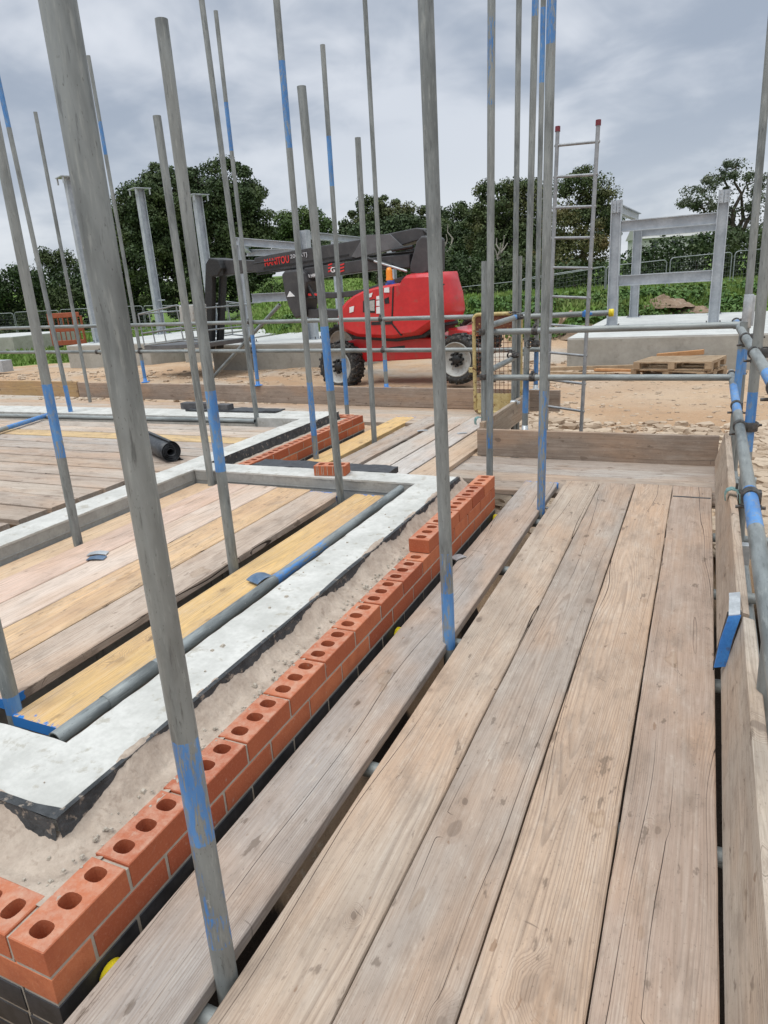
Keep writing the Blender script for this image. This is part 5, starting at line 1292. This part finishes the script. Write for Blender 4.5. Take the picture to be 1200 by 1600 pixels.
def base_pl(p, s, parent):
    x, y, z = p; mb = MB(); mb.box((x - s, y - s, z), (x + s, y + s, z + 0.02)); o = mb.build('base_plate', M['steel'], parent)
    mb = MB(); bolts(mb, [(x + i * s * 0.8, y + j * s * 0.8, z + 0.02) for i in (-1, 1) for j in (-1, 1)], r=0.016, h=0.07); mb.build('anchor_bolts', M['fitting'], o)
# right frame
zt = -0.10
FR0, FR1, BK0, BK1 = Vector((-2.28, 20.2, zt)), Vector((0.22, 20.2, zt)), Vector((-2.10, 24.5, zt)), Vector((0.28, 24.5, zt))
root = empty('steel_frame', 'open galvanised steel frame of four columns standing on the right hand pad', 'steel frame', (-1.0, 22.3, zt), 0, 'steel frames on the pads')
def L(p): return Vector(p) - Vector(root.location)
tops = {}
for nm, p, px, py, w in (('a', FR0, 963, 313, 0.26), ('b', FR1, 1134, 296, 0.26), ('c', BK0, 997, 348, 0.26), ('d', BK1, 1128, 330, 0.26)):
    t = aty(px, py, p.y); hh = t.z; tops[nm] = hh
    c_ = isec('column', L(p) + Zv * 0.02, L((p.x, p.y, hh)), w, w, root, (1, 0, 0))
    base_pl(L(p), 0.2, root)
def beam(name, p, q, d, b, px0=None): return isec(name, L(p), L(q), d, b, root, (0, 0, 1))
def zat(px, py, y): return aty(px, py, y).z
def hbeam(p, q, py0, px0, py1, px1, thick, b=0.18):
    za, zb = zat(px0, py0, p.y), zat(px1, py1, q.y); z = (za + zb) / 2 - thick / 2
    beam('beam', (p.x + 0.132, p.y, z), (q.x - 0.132, q.y, z), thick, b)
hbeam(FR0, FR1, 346, 971, 331, 1118, 0.27)
hbeam(FR0, FR1, 431, 965, 421, 1114, 0.27)
hbeam(BK0, BK1, 357, 1007, 347, 1117, 0.24)
zl = zat(971, 318, 20.2) - 0.1
beam('beam', (FR0.x, FR0.y + 0.1, zl), (BK0.x, BK0.y - 0.1, zl), 0.22, 0.16)
beam('beam', (FR1.x, FR1.y + 0.1, zl + 0.05), (BK1.x, BK1.y - 0.1, zl + 0.05), 0.22, 0.16)
mb = MB(); mb.box((-0.135, -0.15, -0.01), (0.135, -0.137, 0.26))
for nm, p in (('a', FR0), ('b', FR1)):
    q = MB(); z = tops[nm] - 0.35; x = p.x - root.location.x; y = p.y - root.location.y; z -= root.location.z
    q.box((x - 0.10, y - 0.012, z + 0.02), (x + 0.10, y + 0.012, z + 0.032)); q.box((x - 0.112, y - 0.10, z + 0.05), (x - 0.010, y - 0.09, z + 0.34)); q.box((x + 0.010, y - 0.10, z + 0.05), (x + 0.112, y - 0.09, z + 0.34)); bolts(q, [(x + i * 0.07, y - 0.10, z + 0.1 + 0.08 * j) for i in (-1, 1) for j in range(3)], (0, -1, 0), 0.014, 0.02); q.build('splice_plate', M['steel'], root)
# frame behind the boom
root = empty('steel_frame', 'galvanised steel frame partly hidden behind the machine boom', 'steel frame', (-11.8, 20.5, zt), 0, 'steel frames on the pads')
C0, C1, C2, C3 = Vector((-12.8, 18.6, zt)), Vector((-10.85, 19.2, zt)), Vector((-12.6, 23.6, zt)), Vector((-9.3, 23.8, zt))
q0 = aty(390, 537, 18.6); q1 = aty(490, 530, 19.2); C0.x, C1.x = q0.x, q1.x
for p, px, py in ((C0, 377, 371), (C1, 472, 360)):
    t = aty(px, py, p.y).z; isec('column', L(p) + Zv * 0.02, L((p.x, p.y, t)), 0.26, 0.26, root, (1, 0, 0)); base_pl(L(p), 0.2, root)
for px, ty_, y in ((523, 368, 24.0), (610, 372, 24.0)):
    t = aty(px, ty_, y); isec('column', L((t.x, y, zt)) + Zv * 0.02, L(t), 0.24, 0.24, root, (0, 1, 0)); base_pl(L((t.x, y, zt)), 0.18, root)
def pbeam(a, ya, b2, yb, d, b=0.18):
    p, q = aty(*a, ya), aty(*b2, yb); p.z -= d / 2; q.z -= d / 2; isec('beam', L(p), L(q), d, b, root, (0, 0, 1))
pbeam((368, 371), 18.6, (470, 379), 19.2, 0.22); pbeam((470, 361), 19.2, (585, 373), 24.0, 0.2); pbeam((385, 390), 24.0, (475, 388), 24.0, 0.24); pbeam((393, 459), 18.6, (476, 455), 19.2, 0.26)
pbeam((372, 372), 18.6, (388, 386), 24.0, 0.22)
# single capped columns at the left
GCOL = 'single steel columns with cap plates'
def capcol(label, bx, by, tx, ty, y=None, zb=-0.10, lugs=False):
    p = at(bx, by, zb); t = aty(tx, ty, p.y)
    r_ = empty('steel_column', label, 'steel column', p, R(-24), GCOL); h = t.z - zb
    isec('shaft', (0, 0, 0.02), (0, 0, h), 0.30, 0.28, r_, (0, 1, 0))
    mb = MB(); mb.box((-0.36, -0.36, h), (0.36, 0.36, h + 0.03)); o = mb.build('cap_plate', M['steel'], r_)
    mb = MB()
    for i, j in ((-1, -1), (1, -1), (1, 1), (-1, 1)): mb.box((i * 0.3 - 0.025, j * 0.3 - 0.025, h - 0.22), (i * 0.3 + 0.025, j * 0.3 + 0.025, h - 0.002))
    mb.build('lug', M['steel'], o)
    mb = MB(); mb.box((-0.32, -0.32, 0), (0.32, 0.32, 0.025)); b2 = mb.build('base_plate', M['steel'], r_)
    mb = MB(); bolts(mb, [(i * 0.26, j * 0.26, 0.025) for i in (-1, 1) for j in (-1, 1)], r=0.02, h=0.1); mb.build('anchor_bolts', M['fitting'], b2)
    if lugs:
        mb = MB()
        for z in (0.95, 1.42): mb.box((0.12, -0.06, z), (0.62, 0.10, z + 0.05))
        mb.build('cleat', M['steel'], r_)
capcol('capped steel column with two side cleats in front of the big dark tree', 253, 522, 218, 296, lugs=True)
capcol('capped steel column mostly hidden behind the thick nearest pole', 154, 535, 107, 278)
capcol('capped steel column just right of the dark topped blue streaked pole', 336, 520, 307, 306)

# grey block, pallets, broken timber, barrier
mb = MB(); mb.box((-0.5, -0.22, 0), (0.42, 0.22, 0.42)); o = mb.build('concrete_block', M['greyblock'], bevel=0.01); o.location = (-24.0, 18.0, GZ); tag(o, 'grey concrete block at the left frame edge in front of the pads', 'block')
def pallet(label, p, rz, tilt=0.0):
    r_ = empty('pallet', label, 'pallet', p, rz, 'pallets stacked by the right pad'); r_.rotation_euler = (0, tilt, rz); r_.scale = (1.3, 1.12, 1.25)
    mb = MB()
    for k in range(7): mb.box((-0.6, -0.5 + k * 0.15, 0.122), (0.6, -0.5 + k * 0.15 + 0.1, 0.144))
    mb.build('deck_boards', M['pallet'], r_)
    mb = MB()
    for x in (-0.55, 0, 0.55): mb.box((x - 0.05, -0.5, 0.1), (x + 0.05, 0.5, 0.1215))
    mb.build('stringers', M['pallet'], r_)
    for x in (-0.55, 0, 0.55):
        for y in (-0.43, 0, 0.43):
            mb = MB(); mb.box((x - 0.05, y - 0.07, 0.0225), (x + 0.05, y + 0.07, 0.0995)); mb.build('block', M['pallet'], r_)
    mb = MB()
    for y in (-0.43, 0, 0.43): mb.box((-0.6, y - 0.05, 0), (0.6, y + 0.05, 0.022))
    mb.build('bottom_boards', M['pallet'], r_)
pp = at(1066, 582, GZ + 0.0)
pallet('wooden pallet on the bare earth, lower of the two stacked before the right pad', (-0.42, 16.1, GZ), R(-24))
pallet('wooden pallet lying askew on top of another pallet before the right pad', (-0.40, 16.05, GZ + 0.186), R(-15), R(-1.5))
def plank(label, p, q, w, t, mat):
    mb = MB(); p, q = Vector(p), Vector(q); mb.bar((0, 0, 0), q - p, w, t); o = mb.build('timber_offcut', M[mat], bevel=0.003); o.location = p
    tag(o, label, 'timber', 'broken timber round the site')
plank('reddish timber baulk lying behind the stacked pallets', (-0.9, 16.95, GZ + 0.33), (0.05, 16.8, GZ + 0.42), 0.14, 0.10, 'orangewood')
plank('orange splintered plank on the ground left of the pallets', (-2.2, 16.6, GZ + 0.08), (-1.1, 16.2, GZ + 0.1), 0.14, 0.05, 'orangewood')
plank('grey plank lying flat left of the pallets', (-3.4, 16.4, GZ + 0.06), (-1.9, 15.9, GZ + 0.07), 0.12, 0.05, 'pallet')
plank('long grey plank against the foot of the right hand pad', (-3.3, 16.8, GZ + 0.08), (-1.4, 16.95, GZ + 0.1), 0.12, 0.08, 'pallet')
plank('pale timber leaning upward beyond the yellow capped tube', atc(868, 513, 21.0), atc(893, 486, 21.3), 0.1, 0.05, 'pallet')
plank('pale timber crossing the leaning one beyond the yellow capped tube', atc(874, 512, 21.1), atc(878, 494, 21.0), 0.1, 0.05, 'pallet')
plank('thin pale timber lying along the ground beyond the yellow capped tube', atc(870, 512, 21.4), atc(930, 509, 21.6), 0.1, 0.06, 'pallet')
pb = atc(112, 542, 33.0)
root = empty('safety_barrier', 'orange plastic safety barrier standing beyond the pads at the left', 'barrier', (pb.x, pb.y, pb.z), math.atan2(RGT.y, RGT.x))
mb = MB()
for p, q in (((-0.85, 0, 1.42), (0.62, 0, 1.42)), ((-0.85, 0, 0.2), (0.72, 0, 0.2)), ((-0.85, 0, 0.8), (0.72, 0, 0.8))): mb.bar(p, q, 0.06, 0.22)
mb.bar((0.68, 0, 0.1), (0.68, 0, 1.36), 0.06, 0.18, Yv); mb.bar((-0.8, 0, 0.1), (-0.8, 0, 1.4), 0.06, 0.18, Yv)
for k in range(6): mb.bar((-0.6 + 0.22 * k, 0, 0.2), (-0.6 + 0.22 * k, 0, 1.4), 0.04, 0.08, Yv)
mb.build('barrier_panel', M['orange'], root, bevel=0.02)
mb = MB(); mb.box((-0.7, -0.3, 0), (-0.5, 0.3, 0.08)); mb.box((0.4, -0.3, 0), (0.6, 0.3, 0.08)); mb.build('foot', M['black'], root, bevel=0.01)
# blue water pipe curling out of the bank
mb = MB(); pts = [atc(px, py, c) for px, py, c in ((1046, 468, 26.6), (1052, 476, 26.4), (1062, 484, 26.2), (1072, 488, 26.0), (1084, 489, 25.8), (1096, 491, 25.6))]
o0 = pts[0]; mb.tube([p - o0 for p in pts], 0.032, 8); o = mb.build('water_pipe', M['pipe']); o.location = o0; tag(o, 'blue water pipe curling down the grassy bank behind the right pad', 'pipe')

# ------------------------------------------------------------------ fences
GH = 'mesh fence panels round the field'
def heras(label, pL, pR, zt_, zb_):
    pL, pR = Vector(pL), Vector(pR); d = Vector((pR.x - pL.x, pR.y - pL.y, 0)); Lh = d.length
    zb_ = min(pL.z, pR.z) - 2.0 if zb_ is None else zb_
    r_ = empty('mesh_fence', label, 'fence', (pL.x, pL.y, pL.z - 2.0), math.atan2(d.y, d.x), GH); sl = (pR.z - pL.z) / Lh
    T = lambda u, v: (u, 0, v + sl * u)
    mb = MB(); rc = 0.18; pts = [T(0, 0), T(0, 2 - rc)] + [T(rc - rc * math.cos(R(a_)), 2 - rc + rc * math.sin(R(a_))) for a_ in (30, 60, 90)] + [T(Lh - rc + rc * math.sin(R(a_)), 2 - rc + rc * math.cos(R(a_))) for a_ in (0, 30, 60, 90)] + [T(Lh, 0)]
    mb.tube(pts, 0.028, 6); mb.tube([T(0, 0.25), T(Lh, 0.25)], 0.02, 6); mb.build('frame', M['fencewire'], r_)
    mb = MB()
    for k in range(1, 24): mb.tube([T(Lh * k / 24, 0.25), T(Lh * k / 24, 1.96)], 0.003, 3, cap=False)
    for k in range(1, 8): mb.tube([T(0, 0.25 + 1.7 * k / 8), T(Lh, 0.25 + 1.7 * k / 8)], 0.003, 3, cap=False)
    mb.build('wire_mesh', M['fencewire'], r_)
hp = [((815, 436), (946, 416), 'mesh fence panel behind the ladder'), ((948, 416), (1042, 406), 'mesh fence panel seen through the right steel frame, left one'), ((1048, 403), (1144, 394), 'mesh fence panel crossing behind the front right column of the frame'), ((1149, 393), (1245, 384), 'mesh fence panel at the right frame edge')]
for (q0, q1, lab) in hp: heras(lab, atc(*q0, 37), atc(*q1, 37), None, None)
lp = [((-40, 492), (20, 489), 'mesh fence panel at the left frame edge'), ((22, 488), (91, 485), 'mesh fence panel left of the orange barrier'), ((93, 484), (163, 481), 'mesh fence panel above the orange barrier'), ((165, 480), (222, 478), 'mesh fence panel hidden by the thick nearest pole'),
      ((224, 478), (290, 477), 'mesh fence panel behind the single column with cleats'), ((292, 476), (353, 475), 'mesh fence panel left of the steel frame behind the boom'), ((355, 475), (411, 473), 'mesh fence panel seen through the steel frame behind the boom'), ((413, 473), (472, 472), 'mesh fence panel just left of the machine knuckle')]
for (q0, q1, lab) in lp: heras(lab, atc(*q0, 56), atc(*q1, 56), None, None)
root = empty('rail_fence', 'pale timber post and rail fence far off in front of the dark wood', 'fence', atc(718, 420, 60))
mb = MB(); q0, q1 = atc(690, 421, 60), atc(760, 418, 60)
for k in range(9):
    p = q0.lerp(q1, k / 8) - Vector(root.location); mb.bar(p - Zv * 1.1, p + Zv * 0.25, 0.1, 0.1, Yv)
mb.build('post', M['deadbark'], root)
mb = MB()
for dz in (0.12, -0.3): mb.bar(q0 - Vector(root.location) + Zv * dz, q1 - Vector(root.location) + Zv * dz, 0.05, 0.12)
mb.build('rail', M['deadbark'], root)
mb = MB(); a, b_ = atc(690, 452, 40), atc(946, 417, 37.2); mb.tube([Vector((0, 0, 0)), (b_ - a) * 0.5 - Zv * 0.12, b_ - a], 0.018, 5); o = mb.build('fence_wire', M['fencewire']); o.location = a; tag(o, 'thin pale wire stretched across the field to the right hand fence', 'wire')

# ------------------------------------------------------------------ trees, hedges, weeds, grass
def leaves(mb, c, rad, n, size, r, squash=1.0, up=0.25):
    c = Vector(c); vs = []; fs = []
    for _ in range(n):
        d = Vector((r.gauss(0, 1), r.gauss(0, 1), r.gauss(0, 1))); d.normalize(); q = r.random() ** 0.45
        p = c + Vector((d.x * rad[0], d.y * rad[1], d.z * rad[2])) * q
        nrm = (d * 0.8 + Vector((r.gauss(0, 0.6), r.gauss(0, 0.6), r.gauss(0, 0.6) + up))).normalized()
        a = nrm.cross(Vector((r.gauss(0, 1), r.gauss(0, 1), r.gauss(0, 1)))).normalized(); b2 = nrm.cross(a)
        s = size * r.uniform(0.55, 1.35); k = len(vs)
        w = 0.62
        vs += [p - a * s * 0.5, p + b2 * s * w * 0.5 + nrm * s * 0.08, p + a * s * 0.5, p - b2 * s * w * 0.5 + nrm * s * 0.08]; fs.append((k, k + 1, k + 2, k + 3))
    mb.add(vs, fs)
def limb(mb, p, q, r0, r1, r, wob=0.08):
    p, q = Vector(p), Vector(q); n = 5; L_ = (q - p).length; pts = []
    for k in range(n + 1):
        t = k / n; e = math.sin(math.pi * t) * wob * L_; pts.append(p.lerp(q, t) + Vector((r.uniform(-e, e), r.uniform(-e, e), r.uniform(-e, e) * 0.5)))
    mb.tube(pts, [r0 + (r1 - r0) * k / n for k in range(n + 1)], 7); return pts
def tree(label, base, lobes, mat, seed, size=0.34, dens=1.0, trunk_r=0.3, cat='tree', group=None, clump=0.85, forks=10, name='tree', ground=None):
    """lobes: (dx, dz, rx, rz) in metres across the view and up from the base"""
    r = random.Random(seed); base = Vector(base)
    root = empty(name, label, cat, base, 0, group)
    top = max(l[1] for l in lobes); mb = MB()
    cx = sum(l[0] for l in lobes) / len(lobes)
    fork = Vector((0, 0, top * 0.33))
    limb(mb, (0, 0, -0.6), fork, trunk_r, trunk_r * 0.7, r, 0.03)
    cr = MB()
    for (dx, dz, rx, rz) in lobes:
        lc = RGT * dx + Zv * dz
        limb(mb, fork, lc, trunk_r * 0.5, trunk_r * 0.14, r, 0.1)
        nb = max(6, int(forks * rx * rz * dens * 0.34))
        for k in range(nb):
            d = Vector((r.gauss(0, 1), r.gauss(0, 1), r.gauss(0, 1))).normalized(); q = r.uniform(0.45, 1.0) ** 0.5
            pc = lc + RGT * (d.x * rx * q) + FWD * (d.y * rx * 0.85 * q) + Zv * (d.z * rz * q)
            if r.random() < 0.5: limb(mb, lc + (pc - lc) * 0.15, pc, trunk_r * 0.12, trunk_r * 0.03, r, 0.1)
            cs = clump * r.uniform(0.55, 1.25)
            leaves(cr, pc, (cs, cs, cs * 0.72), int(190 * dens * r.uniform(0.7, 1.3)), size * 0.6, r)
        leaves(cr, lc, (rx * 0.95, rx * 0.8, rz * 0.95), int(60 * rx * rz * dens * 2.2), size * 0.68, r)
    mb.build('trunk', M['bark'], root); cr.build('crown', M[mat], root)
    return root
def tree_px(label, c, cxpx, base_py, lobes_px, mat, seed, **kw):
    """trees at horizontal distance c; lobe centres and radii measured across the view"""
    b_ = atc(cxpx, base_py, c); gz = ground_h(b_.x, b_.y); b_.z = gz
    k = c * math.cos(PITCH) / FOC * 1.0
    lob = []
    for (px, py, rx, ry) in lobes_px:
        p = atc(px, py, c); d = (p - b_)
        lob.append((d.dot(RGT), d.z, rx * c / FOC * 1.03, ry * c / FOC * 1.0))
    return tree(label, b_, lob, mat, seed, **kw)
GTR = 'trees beyond the field'
tree_px('big dark round crowned oak behind the single columns', 66, 312, 490, [(262, 318, 66, 52), (225, 350, 52, 50), (345, 305, 60, 48), (300, 350, 90, 62), (375, 345, 46, 52), (255, 405, 80, 52), (345, 410, 72, 52), (200, 395, 30, 50), (310, 450, 90, 40), (390, 395, 32, 50)], 'oak', 11, size=0.42, dens=1.35, trunk_r=0.6, group=GTR)
tree_px('small dark tree with a lopsided open crown at the far left', 74, 98, 485, [(98, 408, 20, 14), (110, 420, 22, 14), (82, 420, 16, 16), (70, 402, 8, 8)], 'oak', 12, size=0.36, dens=1.0, trunk_r=0.2, group=GTR)
tree_px('olive green rounded tree between the big oak and the distant wood', 80, 462, 440, [(455, 360, 36, 26), (480, 350, 36, 24), (500, 366, 26, 26), (440, 380, 36, 24)], 'green', 13, size=0.45, dens=1.1, group=GTR)
tree_px('dark tree with an uneven top behind the machine boom', 84, 590, 420, [(588, 332, 26, 24), (615, 345, 36, 26), (560, 355, 30, 22), (640, 350, 30, 26), (600, 380, 70, 30)], 'olive', 14, size=0.45, dens=1.2, group=GTR)
tree_px('dark tree just right of the middle pole', 78, 705, 430, [(708, 348, 30, 28), (690, 375, 34, 34), (730, 360, 26, 36)], 'oak', 15, size=0.42, dens=1.2, group=GTR)
tree_px('tall grey green tree behind the cluster of poles', 66, 785, 435, [(772, 322, 32, 32), (800, 315, 28, 28), (826, 308, 26, 26), (760, 360, 36, 40), (815, 355, 40, 40), (790, 395, 56, 40)], 'olive', 16, size=0.38, dens=1.2, group=GTR)
tree_px('tall tree with browning lower leaves behind the ladder', 58, 912, 435, [(908, 292, 28, 26), (935, 300, 24, 24), (890, 315, 28, 30), (945, 330, 26, 30), (925, 350, 36, 34), (960, 350, 14, 20)], 'olive', 17, size=0.32, dens=1.2, group=GTR)
tree_px('lower browning tree at the foot of the tall one behind the ladder', 55, 895, 440, [(880, 360, 28, 34), (915, 385, 40, 34), (870, 405, 34, 34)], 'autumn', 18, size=0.32, dens=1.1, group=GTR)
tree_px('airy spreading tree with visible limbs at the right edge', 62, 1145, 420, [(1128, 275, 26, 14), (1150, 262, 24, 14), (1095, 302, 26, 12), (1165, 290, 30, 18), (1190, 312, 26, 22), (1115, 318, 30, 14), (1150, 330, 34, 18), (1080, 318, 16, 8), (1185, 355, 30, 24), (1125, 365, 30, 16)], 'grey_leaf', 19, size=0.30, dens=0.85, trunk_r=0.45, clump=0.62, group=GTR)
def hedge(label, c, pts, depth, mat, seed, size=0.3, dens=1.0, name='hedge', cat='hedge', base=0.0):
    """pts: picture points along the top of the hedge; filled down to the ground"""
    r = random.Random(seed); mb = MB(); P0 = None; tot = 0
    tp = [atc(px, py, c) for px, py in pts]
    o_ = tp[0].copy(); o_.z = ground_h(o_.x, o_.y)
    for k in range(len(tp) - 1):
        a, b2 = tp[k], tp[k + 1]; L_ = (b2 - a).length; n = max(1, int(L_ / 0.42))
        for i in range(n):
            p = a.lerp(b2, (i + r.random()) / n); g = ground_h(p.x, p.y) + base; hgt = max(0.6, p.z - g)
            m_ = max(1, int(hgt / 0.85))
            for j in range(m_ + 1):
                q = p.copy(); q.z = g + hgt * (j + 0.15) / (m_ + 0.6); q += FWD * r.uniform(-depth, depth) * 0.5
                leaves(mb, q - o_, (0.9 * r.uniform(0.7, 1.3), 0.8, 0.8 * r.uniform(0.7, 1.25)), int(135 * dens), size * 0.72, r)
    root = empty(name, label, cat, o_)
    mb.build('foliage', M[mat], root)
    st = MB()
    for k in range(len(tp) - 1):
        p = tp[k] - o_; g = ground_h(tp[k].x, tp[k].y) - o_.z; limb(st, (p.x, p.y, g - 0.3), (p.x, p.y, g + (p.z - g) * 0.7), 0.09, 0.03, r)
    st.build('stems', M['bark'], root)
hedge('dark field hedge at the far left under the small tree', 68, [(-60, 425), (0, 425), (30, 418), (70, 425), (90, 430), (130, 440), (170, 440), (215, 430)], 4.0, 'hedge', 31, 0.4, 1.2)
hedge('tall dark hedge filling the right side behind the fence panels', 46, [(640, 372), (680, 385), (720, 400), (760, 408), (800, 408), (850, 415), (900, 412), (950, 410), (990, 398), (1010, 384), (1050, 380), (1090, 375), (1130, 368), (1180, 360), (1230, 362)], 4.0, 'hedge', 32, 0.32, 1.3)
hedge('dark distant wood edge behind the machine', 74, [(500, 384), (540, 360), (590, 346), (640, 340), (700, 352), (750, 342), (800, 340), (850, 352), (880, 372)], 5.0, 'oak', 33, 0.42, 1.2)
hedge('ragged bramble clump on the slope left of the machine knuckle', 60, [(405, 452), (425, 440), (440, 448)], 1.5, 'green', 34, 0.28, 1.0, 'bramble', 'bush')
hedge('round olive bush on the slope seen under the boom', 62, [(588, 405), (600, 398), (625, 398), (648, 402)], 2.5, 'olive', 35, 0.30, 1.0, 'bush', 'bush')
hedge('sprawling bush at the field edge right of the red machine', 50, [(828, 405), (850, 395), (880, 402)], 2.0, 'autumn', 36, 0.28, 1.0, 'bush', 'bush')
hb = atc(1040, 385, 120); hb.z = ground_h(hb.x, hb.y)
root = empty('house', 'pale house half hidden by the hedge, glimpsed through the right steel frame', 'house', hb, math.atan2(RGT.y, RGT.x))
hz_ = atc(1040, 372, 120).z - hb.z
mb = MB(); mb.box((-5.2, -3, -1), (5.2, 3, hz_)); mb.build('wall', M['pad_top'], root)
mb = MB(); mb.prism([(-3.4, 0), (3.4, 0), (0, 2.6)], (-5.5, 0, hz_), (0, 1, 0), (0, 0, 1), (11, 0, 0)); mb.build('roof', M['rim'], root)
for x in (-3, 0.2, 3):
    mb = MB(); mb.box((x - 0.5, -3.03, hz_ - 1.5), (x + 0.5, -2.99, hz_ - 0.4)); mb.build('window', M['glass'], root)
# bleached dead branches standing in the hedge
rr = random.Random(5); b_ = atc(781, 412, 49.5); root = empty('dead_branches', 'bleached dead branches standing in the dark hedge right of the middle pole', 'dead tree', b_)
mb = MB()
for px, py in ((776, 372), (788, 368), (782, 380), (793, 380), (770, 384)):
    limb(mb, Vector((rr.uniform(-0.2, 0.2), 0, -0.5)), atc(px, py, 49.3) - b_, 0.10, 0.03, rr, 0.12)
mb.build('branch', M['deadbark'], root)
b_ = atc(696, 405, 54); root = empty('dead_branches', 'grey dead branches poking from the trees just right of the middle pole', 'dead tree', b_); mb = MB()
for px, py in ((690, 355), (700, 350), (706, 372), (697, 366)):
    limb(mb, Vector((rr.uniform(-0.2, 0.2), 0, -0.5)), atc(px, py, 53.8) - b_, 0.10, 0.025, rr, 0.12)
mb.build('branch', M['deadbark'], root)

# weeds on the bank and grass over the field: ground cover nobody could count
r = random.Random(77); mb = MB()
for k in range(900):
    c = r.uniform(24.6, 29.0); s = c * r.uniform(0.05, 0.62)
    if r.random() < 0.28: c = r.uniform(27, 33); s = c * r.uniform(-0.34, 0.02)
    p = FWD * c + RGT * s; g = ground_h(p.x, p.y)
    bx = noise.noise((s * 0.6, c * 0.6, 9))
    if bx < -0.12: continue
    hh = r.uniform(0.12, 0.42)
    leaves(mb, (p.x, p.y, g + hh * 0.5), (0.35, 0.35, hh * 0.6), r.randint(16, 30), 0.17, r, up=0.7)
tag(mb.build('weeds', M['weed']), 'low green weeds and brambles covering the bank at the field edge', 'weeds', kind='stuff')
mb = MB(); vs = []; fs = []
for k in range(42000):
    c = 25.5 + 45 * r.random() ** 1.9; s = c * r.uniform(-0.62, 0.66)
    p = FWD * c + RGT * s
    if grass_mask(p.x, p.y) < 0.6: continue
    g = ground_h(p.x, p.y); h_ = r.uniform(0.10, 0.30) * (1.0 + 0.5 * noise.noise((s * 0.3, c * 0.3, 1))); t = r.uniform(0, 6.28); w_ = 0.035 + 0.0012 * c; lx_, ly_ = r.gauss(0, 0.07), r.gauss(0, 0.07)
    k0 = len(vs); vs += [(p.x - math.cos(t) * w_, p.y - math.sin(t) * w_, g - 0.02), (p.x + math.cos(t) * w_, p.y + math.sin(t) * w_, g - 0.02), (p.x + lx_, p.y + ly_, g + h_)]; fs.append((k0, k0 + 1, k0 + 2))
mb.add(vs, fs); tag(mb.build('grass', M['grass']), 'rough green grass over the field', 'grass', kind='stuff')

# rubble: broken stone round the scaffold and loose soil heaps
ico = bmesh.new(); bmesh.ops.create_icosphere(ico, subdivisions=2, radius=1.0); IV = [v.co.copy() for v in ico.verts]; IF = [tuple(v.index for v in f.verts) for f in ico.faces]; ico.free()
def rocks(mb, n, fn, s0, s1, r, flat=0.5):
    for _ in range(n):
        x, y = fn(); g = ground_h(x, y); s = s0 + (s1 - s0) * r.random() ** 2.2; sd = r.random() * 100
        sx, sy, sz = s * r.uniform(0.7, 1.3), s * r.uniform(0.7, 1.3), s * r.uniform(0.3, 0.75) * flat * 1.6; t = r.uniform(0, 6.28); ct, st_ = math.cos(t), math.sin(t)
        vs = []
        for v in IV:
            f = 1 + 0.45 * noise.noise(v * 1.3 + Vector((sd, 0, 0)))
            q = Vector((max(-0.72, min(0.72, v.x)) * f * sx, max(-0.7, min(0.7, v.y)) * f * sy, max(-0.6, min(0.6, v.z)) * f * sz))
            vs.append((x + q.x * ct - q.y * st_, y + q.x * st_ + q.y * ct, g + sz * 0.2 + q.z))
        mb.add(vs, IF, False)
mb = MB()
rocks(mb, 2200, lambda: (r.uniform(-1.8, 3.4), 5.7 + 4.3 * r.random() ** 1.2), 0.04, 0.16, r)
rocks(mb, 900, lambda: (r.uniform(0.62, 3.0), r.uniform(0.6, 8.5)), 0.05, 0.15, r)
rocks(mb, 1500, lambda: (r.uniform(-15, -2.0), 8.6 + 4.2 * r.random() ** 1.2), 0.025, 0.11, r)
rocks(mb, 1100, lambda: (r.uniform(-26, -9), r.uniform(9.5, 17.8)), 0.03, 0.13, r)
rocks(mb, 700, lambda: (r.uniform(-3.5, 3), r.uniform(9.5, 16.8)), 0.02, 0.07, r, 0.35)
rocks(mb, 120, lambda: (r.uniform(-4.5, -2.2), r.uniform(14.5, 19)), 0.05, 0.14, r)
rocks(mb, 1500, lambda: (r.uniform(-4.0, 2.2), 8.9 + 2.0 * r.random() ** 1.6), 0.03, 0.14, r, 0.7)
rocks(mb, 1600, lambda: (r.uniform(0.62, 2.4), 3.0 + 8.0 * r.random()), 0.05, 0.14, r, 0.8)
tag(mb.build('rubble', M['stone']), 'pale broken stone scattered over the bare site earth', 'rubble', kind='stuff')
def heap(label, p, rx, ry, h_, seed):
    mb = MB(); vs = []; n = 26; mm_ = 40
    for j in range(n + 1):
        for i in range(mm_):
            t = 2 * math.pi * i / mm_; q = j / n; hh = h_ * (1 - q) ** 0.8 * (0.75 + 0.5 * noise.noise((math.cos(t) * q * 2.5, math.sin(t) * q * 2.5, seed))) + 0.06 * noise.noise((math.cos(t) * q * 9, math.sin(t) * q * 9, seed)) - 0.05 * q
            vs.append((math.cos(t) * q * rx, math.sin(t) * q * ry, hh))
    mb.add(vs, [(j * mm_ + i, j * mm_ + (i + 1) % mm_, (j + 1) * mm_ + (i + 1) % mm_, (j + 1) * mm_ + i) for j in range(n) for i in range(mm_)], True)
    o = mb.build('soil_heap', M['soil']); o.location = p; tag(o, label, 'soil heap', 'heaps of dug soil'); return o
for lab, px, py, c, rx, ry, hh in (('stony soil heap by the blue water pipe behind the right pad', 1035, 492, 26.2, 1.1, 0.7, 0.50), ('stony soil heap behind the front right column of the frame', 1076, 490, 26.0, 0.9, 0.7, 0.38), ('soil heap under the red machine between its wheels', 628, 596, 14.6, 1.3, 0.5, 0.24),
                               ('soil heap beside the brace tube at the left', 240, 566, 17.0, 1.8, 0.9, 0.30), ('soil heap behind the yellow capped tube', 905, 510, 24.8, 1.2, 0.8, 0.42)):
    p = atc(px, py, c); p.z = ground_h(p.x, p.y) - 0.04; heap(lab, p, rx, ry, hh, px)
